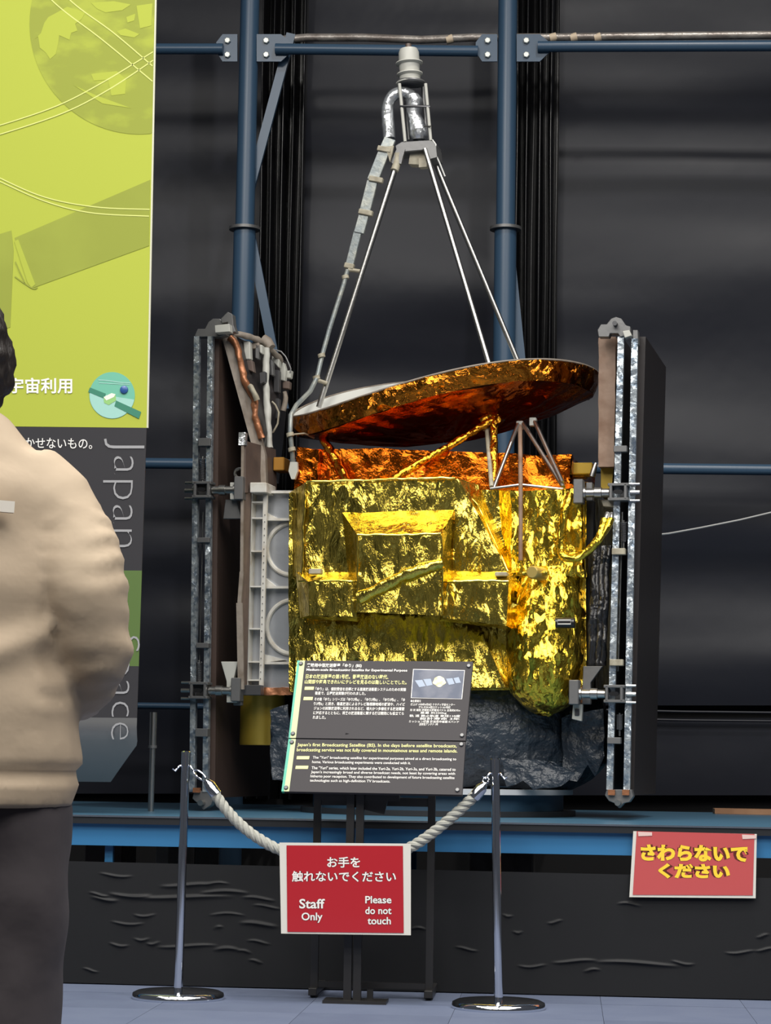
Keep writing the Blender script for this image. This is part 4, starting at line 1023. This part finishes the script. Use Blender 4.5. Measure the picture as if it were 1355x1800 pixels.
# legs and feet
yf = PZ(560, 1752, 0).y; yr = PZ(560, 1738, 0).y
zc = IP(655, 1396).z
for px in (553, 755):
    x = PY(px, 1700, yf).x
    MB().box((x, yf, zc / 2 + .01), (.026, .026, zc + .02)).build('post', M['stand_black'], ist, smooth=False)
    MB().box((x, (yf + yr) / 2 + .02, .022), (.030, yr - yf + .16, .026)).build('foot', M['stand_black'], ist, smooth=False, bevel=.002)
xa, xb = PY(553, 1700, yf).x, PY(755, 1700, yf).x
MB().box(((xa + xb) / 2, yf, .045), (xb - xa, .02, .02)).build('cross_bar', M['stand_black'], ist, smooth=False)
MB().box(((xa + xb) / 2, yr + .06, .045), (xb - xa, .02, .02)).build('cross_bar', M['stand_black'], ist, smooth=False)
MB().box(((xa + xb) / 2, yf, zc - .03), (xb - xa, .02, .03)).build('cross_bar', M['stand_black'], ist, smooth=False)
yc = PZ(620, 1762, 0).y
for px in (611.5, 628.5):
    x = PY(px, 1700, yc).x
    MB().box((x, yc, zc / 2), (.027, .030, zc + .0)).build('centre_post', M['stand_black'], ist, smooth=False)
x = PY(620, 1762, yc).x
MB().box((x + .01, yc, .005), (.22, .12, .010)).build('base_plate', M['stand_black'], ist, smooth=False)
MB().box((PY(648, 1745, yc).x, yc + .06, .02), (.02, .03, .04)).build('foot_block', M['stand_black'], ist, smooth=False)
# brackets that carry the boards
MB().box(V((x, yc + .03, zc - .01)), (.30, .05, .03)).build('board_bracket', M['stand_black'], ist, smooth=False)
mid = IP(655, 1300)
MB().bar(V((x, yc + .03, zc - .05)), V((mid.x, mid.y + .03, mid.z)), .2, .02, (0, -1, 0)).build('back_brace', M['stand_black'], ist, smooth=False)
tag(ist, 'grey information panel with text on a black post stand, before the satellite', 'info stand')

# ------------------------------------------------------------------ lime banner
YB = 8.75
def BP(px, py, off=0): return PY(px, py, YB - off)
BN = V((0, -1, 0))
bn = empty('hanging_banner', BP(60, 1372))
def redge(y): return 272 - 14.5 * (y / 752) if y < 752 else 257.5 - (y - 752) * .033
def bquad(y0, y1, m, nm, off=0, x0=-420, th=.006, par=None):
    MB().prism([BP(x0, y0 - 5), BP(redge(y0), y0), BP(redge(y1), y1), BP(x0, y1 - 7)], V((0, th, 0))).build(nm, M[m], par or bn, smooth=False) if off == 0 else None
bquad(-140, 752, 'lime', 'lime_board')
bquad(752, 1003, 'ban_dark', 'charcoal_board')
bquad(1003, 1171, 'ban_green', 'green_board')
bquad(1171, 1262, 'ban_dark', 'charcoal_board')
# curled lower end with cut corner
zb0 = BP(0, 1262).z
def curl(u, v):
    y = 1262 + 113 * v
    xr_ = redge(y) if y < 1308 else redge(1308) - (y - 1308) * .85
    p = BP(-420 + (xr_ + 420) * u, y - 6 * (1 - u))
    return p + V((0, .16 * max(0, v - .12) ** 1.4, 0))
mb = MB().grid(curl, 24, 14); k = len(mb.v); nf = len(mb.f)
mb.v += [v + V((0, .005, 0)) for v in mb.v]; mb.f += [tuple(reversed([i + k for i in f])) for f in mb.f[:nf]]
mb.build('curled_end', M['ban_steel'], bn, fixn=False)
MB().prism([BP(redge(-140), -140, -.001), BP(redge(-140) + 3, -140, -.001), BP(redge(752) + 3, 752, -.001), BP(redge(752), 752, -.001)], V((0, .008, 0))).build('board_edge', M['ban_edge'], bn, smooth=False)
def bprint(pts, m, nm, off, par=bn):
    return MB().prism([BP(x, y, off) for x, y in pts], V((0, .0006, 0))).build(nm, M[m], par, smooth=False)
# printed globe (clipped at the board edge)
gc = (245, 42); gr = (193, 194)
pts = []
for k in range(90):
    t = 2 * PI * k / 90; x = gc[0] + gr[0] * math.cos(t); y = gc[1] + gr[1] * math.sin(t)
    pts.append((min(x, redge(max(y, -140)) - .3), max(y, -138)))
gl_ = bprint(pts, 'earth', 'printed_globe', .0012)
bprint([(62, 68), (72, 58), (78, 40), (85, 30), (100, 22), (118, 12), (128, 15), (150, 22), (143, 34), (132, 42), (136, 54), (125, 58), (122, 70), (113, 66), (104, 62), (102, 78), (98, 95), (88, 104), (80, 92), (70, 84), (67, 64)], 'lime_mid', 'printed_cloud', .0020, gl_)
for blob in (((160, 5), (200, 2), (230, 8), (215, 18), (185, 22), (170, 15)), ((205, 55), (220, 50), (245, 60), (236, 66), (212, 62)), ((222, 30), (238, 24), (236, 36), (224, 40)), ((240, 10), (268, 6), (266, 45), (246, 50)), ((160, 130), (205, 125), (222, 140), (220, 165), (196, 168), (190, 140), (165, 142)), ((130, 150), (170, 168), (230, 190), (180, 182))):
    bprint(blob, 'lime_mid', 'printed_cloud', .0020, gl_)
def bline(pts, nm, w_=2.0, m='lime_pale'):
    # thin printed line as a flat ribbon
    n = 26; P_ = []
    for i in range(n + 1):
        t = i / n * (len(pts) - 1); j = min(int(t), len(pts) - 2); f = t - j
        p0, p1, p2, p3 = pts[max(j - 1, 0)], pts[j], pts[j + 1], pts[min(j + 2, len(pts) - 1)]
        P_.append(tuple(.5 * (2 * p1[c] + (p2[c] - p0[c]) * f + (2 * p0[c] - 5 * p1[c] + 4 * p2[c] - p3[c]) * f * f + (3 * p1[c] - p0[c] - 3 * p2[c] + p3[c]) * f ** 3) for c in (0, 1)))
    up = []; dn = []
    for i, p in enumerate(P_):
        a, b = P_[max(i - 1, 0)], P_[min(i + 1, n)]; l = math.hypot(b[0] - a[0], b[1] - a[1]); nx, ny = -(b[1] - a[1]) / l * w_ / 2, (b[0] - a[0]) / l * w_ / 2
        up.append((p[0] + nx, p[1] + ny)); dn.append((p[0] - nx, p[1] - ny))
    mb = MB(); vs_ = [BP(*p, .0024) for p in up] + [BP(*p, .0024) for p in dn]
    mb.add(vs_, [(i, i + 1, i + n + 2, i + n + 1) for i in range(n)]).build(nm, M[m], bn, smooth=False, fixn=False)
bline([(-60, 235), (0, 220), (100, 186), (180, 145), (269, 91)], 'orbit_line')
bline([(-60, 252), (0, 236), (110, 199), (190, 158), (269, 106)], 'orbit_line')
bline([(40, -60), (96, 5), (180, 70), (268, 143)], 'orbit_line')
bline([(70, -60), (125, 2), (200, 58), (268, 116)], 'orbit_line')
bline([(-60, 280), (0, 313), (80, 347), (170, 364), (263, 368)], 'orbit_line')
bline([(-60, 290), (0, 319), (80, 354), (160, 374), (262, 380)], 'orbit_line')
# printed satellite silhouette
bprint([(26, 418), (264, 316), (262, 432), (58, 506), (47, 494)], 'lime_dark', 'printed_silhouette', .0014)
bprint([(-60, 430), (20, 405), (24, 440), (18, 575), (-60, 605)], 'lime_dark', 'printed_silhouette', .0014)
bprint([(25, 424), (32, 421), (62, 500), (55, 506), (48, 496)], 'lime_mid', 'printed_gap', .0022)
bline([(26, 486), (40, 496), (58, 507), (66, 505)], 'printed_outline', 2.2, 'lime_dark')
bline([(27, 460), (35, 478), (44, 498)], 'printed_outline', 2.2, 'lime_dark')
PB = lambda x, y: BP(x, y, .0018)
def blines(items, m, nm, bold=0, slope=.0, sx=0):
    mb = MB()
    for s, x0, y0, x1, y1 in items: text_mb(mb, s, PB(x0, y0), PB(x1, y0 + (x1 - x0) * slope), PB(x0, y1), bold, BN, .0008)
    mb.build(nm, M[m], bn, smooth=False, fixn=False)
blines([('る宇宙利用', -13, 664, 127, 692)], 'print_white', 'lettering', .02)
blines([('欠かせないもの。', 25, 768, 162, 788)], 'print_white', 'lettering', .005, .012)
# vertical lettering reading downwards
def vtext(s, xb_, xt_, y0, y1, m):
    mb = MB(); text_mb(mb, s, PB(xt_, y0), PB(xt_ - (y1 - y0) * .02, y1), PB(xb_, y0), -.022, BN, .0008)
    mb.build('vertical_lettering', M[m], bn, smooth=False, fixn=False)
vtext('Japan', 183, 254, 771, 962, 'ban_text')
vtext('Space', 183, 246, 1118, 1300, 'ban_text')
# round emblem
em = [(197 + 40 * math.cos(t), 695 + 41 * math.sin(t)) for t in [2 * PI * k / 48 for k in range(48)]]
eb = bprint(em, 'teal', 'emblem_disc', .0014)
bprint([(197 + 39.5 * math.cos(t), 695 + 40.5 * math.sin(t)) for t in [PI * (.06 + .98 * k / 24) for k in range(25)]], 'teal_pale', 'emblem_sea', .0020, eb)
bprint([(158, 681), (186, 692), (184, 701), (155, 689)], 'teal_dark', 'emblem_wing', .0028, eb)
bprint([(204, 704), (248, 724), (244, 736), (201, 714)], 'teal_dark', 'emblem_wing', .0028, eb)
bprint([(182, 698), (196, 691), (203, 693), (204, 704), (191, 712), (183, 708)], 'emb_green', 'emblem_body', .0030, eb)
bprint([(182, 698), (196, 691), (203, 693), (200, 698), (187, 704)], 'emb_white', 'emblem_body', .0036, eb)
p = BP(218, 685, .003); MB().lathe([(.0165, 0), (.015, .004), (.008, .007)], p, BN, 20).build('emblem_globe', M['globe_blue'], eb)
bline([(173, 668), (190, 669), (210, 672), (229, 673)], 'emblem_text_line', 1.6, 'teal_pale'); bline([(174, 673), (190, 674), (210, 675), (228, 676)], 'emblem_text_line', 1.2, 'teal_pale')
tag(bn, 'tall lime and charcoal exhibition banner with printed globe and white Japanese lettering', 'banner')

# ------------------------------------------------------------------ person, seen from behind
PD = 3.72
pxc = -78
pb = CAM + (CR @ V(((pxc - CX) / FPX, 0, -1))) * PD; pb.z = 0
pe = empty('person', pb, YAW + R(2))
PXv = Matrix.Rotation(YAW + R(2), 3, 'Z') @ V((1, 0, 0)); PYv = Matrix.Rotation(YAW + R(2), 3, 'Z') @ V((0, 1, 0))
def W(x, y, z): return pb + PXv * x + PYv * y + V((0, 0, z))
def ering(c, rx, ry, n=20, ax=None):
    X, Y = ax or (PXv, PYv)
    return [c + X * rx * math.cos(t) + Y * ry * math.sin(t) for t in [2 * PI * k / n for k in range(n)]]
def limb(mb, pts, rads, n=18):
    cl_ = [W(*p) for p in pts]; rs = []
    u = None
    for i, p in enumerate(cl_):
        d = (cl_[min(i + 1, len(cl_) - 1)] - cl_[max(i - 1, 0)]).normalized()
        u = (PXv - d * PXv.dot(d)).normalized() if abs(d.dot(PXv)) < .95 else (PYv - d * PYv.dot(d)).normalized()
        w_ = d.cross(u); r = rads[i]; r = (r, r) if not isinstance(r, tuple) else r
        rs.append([p + u * r[0] * math.cos(t) + w_ * r[1] * math.sin(t) for t in [2 * PI * k / n for k in range(n)]])
    mb.rings(rs)
def fuse(mb, name, m, parent, voxel=.012, it=8, disp=None):
    """voxel-fuse overlapping closed shapes into one continuous skin"""
    me = bpy.data.meshes.new('tmp'); me.from_pydata([tuple(v) for v in mb.v], [], mb.f)
    bm = bmesh.new(); bm.from_mesh(me); bmesh.ops.recalc_face_normals(bm, faces=bm.faces); bm.to_mesh(me); bm.free()
    ob = bpy.data.objects.new('tmp', me); col.objects.link(ob)
    md = ob.modifiers.new('r', 'REMESH'); md.mode = 'VOXEL'; md.voxel_size = voxel
    sm = ob.modifiers.new('s', 'SMOOTH'); sm.iterations = it; sm.factor = .5
    dg = bpy.context.evaluated_depsgraph_get(); dg.update()
    ev = ob.evaluated_get(dg); em_ = ev.to_mesh()
    vs_ = [v.co.copy() for v in em_.vertices]; ns = [v.normal.copy() for v in em_.vertices]; fs = [tuple(p.vertices) for p in em_.polygons]
    ev.to_mesh_clear(); bpy.data.objects.remove(ob); bpy.data.meshes.remove(me)
    if disp: vs_ = [v + n * disp(v) for v, n in zip(vs_, ns)]
    return build_mesh(name, vs_, fs, m, parent, True, 0, 180)
# body: one continuous figure
mb = MB()
limb(mb, [(0, 0, .80), (0, .0, .92), (0, -.005, 1.06), (0, 0, 1.22), (0, .0, 1.30), (0, .005, 1.35), (0, .015, 1.39), (-.005, .025, 1.44)], [(.15, .10), (.155, .105), (.13, .095), (.145, .10), (.125, .08), (.075, .06), (.052, .055), (.05, .052)])
limb(mb, [(-.005, .05, 1.37), (-.008, .05, 1.40), (-.010, .045, 1.46), (-.010, .042, 1.52), (-.010, .04, 1.57), (-.010, .038, 1.605)], [(.03, .04), (.055, .072), (.070, .092), (.072, .095), (.056, .075), (.015, .02)])
limb(mb, [(-.01, .12, 1.465), (-.01, .148, 1.455), (-.01, .138, 1.435)], [.008, .012, .008], 8)       # nose
for s in (-1, 1):
    limb(mb, [(s * .064 - .01, .05, 1.44), (s * .076 - .01, .045, 1.46), (s * .078 - .01, .042, 1.485), (s * .064 - .01, .048, 1.505)], [.008, .013, .014, .007], 8)   # ears
    limb(mb, [(s * .10, 0, 1.27), (s * .145, -.005, 1.225), (s * .190, -.02, 1.14), (s * .218, -.03, 1.05), (s * .218, .03, .985), (s * .19, .15, .93)], [.05, .05, .042, .038, .033, .026])
    # hand with five fingers, tucked forward at the jacket front
    limb(mb, [(s * .20, .15, .93), (s * .185, .19, .915), (s * .17, .22, .905)], [(.026, .018), (.036, .018), (.038, .016)])
    for k in range(4):
        o_ = (k - 1.5) * .017
        limb(mb, [(s * .172, .215, .905 + o_), (s * .150, .245, .90 + o_), (s * .125, .255, .892 + o_), (s * .108, .248, .885 + o_)], [.0095, .009, .0085, .007], 8)
    limb(mb, [(s * .185, .185, .935), (s * .165, .205, .955), (s * .145, .222, .955)], [.011, .010, .008], 8)
    # legs mid-stride
    f = .07 if s > 0 else -.10
    limb(mb, [(s * .085, 0, .86), (s * .092, f * .35, .66), (s * .092, f * .8, .47), (s * .090, f * .9 - .02, .28), (s * .088, f - .04, .09)], [.092, .080, .058, .052, .038])
    limb(mb, [(s * .090, f - .08, .045), (s * .092, f - .02, .05), (s * .098, f + .08, .035), (s * .10, f + .15, .025)], [(.034, .036), (.038, .042), (.042, .03), (.028, .02)])
body = fuse(mb, 'body', M['skin'], pe, .010, 4)
# jacket
def jw(v):
    l = v - pb; x, y, z = l.dot(PXv), l.dot(PYv), l.z
    d = .010 * noise.noise(V((x * 4, y * 4, z * 9))) + .006 * noise.noise(V((x * 9 + z * 4, y * 7, z * 14)))
    if x > .15 and .90 < z < 1.24: d += .0035 * math.sin(z * 150 + 6 * noise.noise(v * 7)) * (.5 + noise.noise(v * 11))       # sleeve creases
    if abs(z - .80) < .05: d -= .013 * math.exp(-((z - .800 - .02 * x) / .008) ** 2)                # seam above the hem band
    d += .012 * math.exp(-((z - 1.02 + (x - .15) * -.45) / .025) ** 2) * (1 if x < .17 else 0)
    return d
mb = MB()
limb(mb, [(0, 0, .745), (0, 0, .78), (0, 0, .90), (0, 0, 1.05), (0, 0, 1.18), (0, 0, 1.27), (0, .0, 1.325), (0, .005, 1.36), (0, .008, 1.385)], [(.210, .142), (.216, .150), (.216, .152), (.19, .15), (.19, .15), (.178, .135), (.140, .11), (.098, .085), (.072, .07)])
for s in (-1, 1):
    limb(mb, [(s * .10, 0, 1.285), (s * .150, -.005, 1.235), (s * .195, -.02, 1.16), (s * .222, -.035, 1.08), (s * .230, -.02, 1.01), (s * .214, .055, .955), (s * .185, .135, .93)], [(.078, .08), (.086, .085), (.078, .082), (.070, .078), (.066, .072), (.058, .062), (.050, .05)])
jk = fuse(mb, 'jacket', M['jacket'], pe, .011, 7, jw)
limb_c = MB()
for s in (-1, 1):
    pass
mb = MB(); limb(mb, [(0, .008, 1.350), (0, .010, 1.37), (0, .012, 1.388)], [(.080, .078), (.070, .070), (.064, .066)]); mb.build('collar', M['jacket'], jk)
mb = MB(); c0 = W(.04, -.158, 1.195)
mb.bar(W(.02, -.160, 1.224), W(.112, -.136, 1.220), .018, .014, PYv); mb.build('back_label', M['cuff'], jk, smooth=False)
# trousers
mb = MB()
limb(mb, [(0, 0, .79), (0, 0, .90), (0, 0, .96)], [(.170, .11), (.160, .10), (.150, .10)])
for s in (-1, 1):
    f = .07 if s > 0 else -.10
    limb(mb, [(s * .080, 0, .86), (s * .105, f * .2, .74), (s * .112, f * .35, .62), (s * .110, f * .7, .47), (s * .108, f * .9, .30), (s * .105, f - .03, .10)], [(.080, .09), (.102, .112), (.098, .108), (.090, .096), (.080, .086), (.068, .078)])
tr = fuse(mb, 'trousers', M['pants'], pe, .012, 6, lambda v: .012 * noise.noise(V((v.x * 5, v.y * 5, v.z * 4))) + .006 * noise.noise(v * 13))
for s in (-1, 1):
    f = .07 if s > 0 else -.10
    mb = MB(); limb(mb, [(s * .090, f - .11, .05), (s * .092, f - .05, .055), (s * .097, f + .05, .05), (s * .10, f + .14, .035), (s * .10, f + .175, .028)], [(.036, .046), (.042, .052), (.046, .046), (.042, .032), (.02, .02)])
    fuse(mb, 'shoe', M['shoe'], pe, .008, 4)
# hair
mb = MB()
limb(mb, [(-.01, .010, 1.400), (-.01, .010, 1.43), (-.012, .016, 1.475), (-.016, .022, 1.53), (-.02, .028, 1.585), (-.02, .032, 1.625)], [(.070, .066), (.090, .092), (.096, .104), (.086, .104), (.070, .084), (.02, .03)])
fuse(mb, 'hair', M['hair'], pe, .008, 3, lambda v: .010 * noise.noise(V((v.x * 40, v.y * 40, v.z * 9))) + .006 * noise.noise(v * 60))
tag(pe, 'person seen from behind in a beige jacket and dark trousers, walking past the banner', 'person')
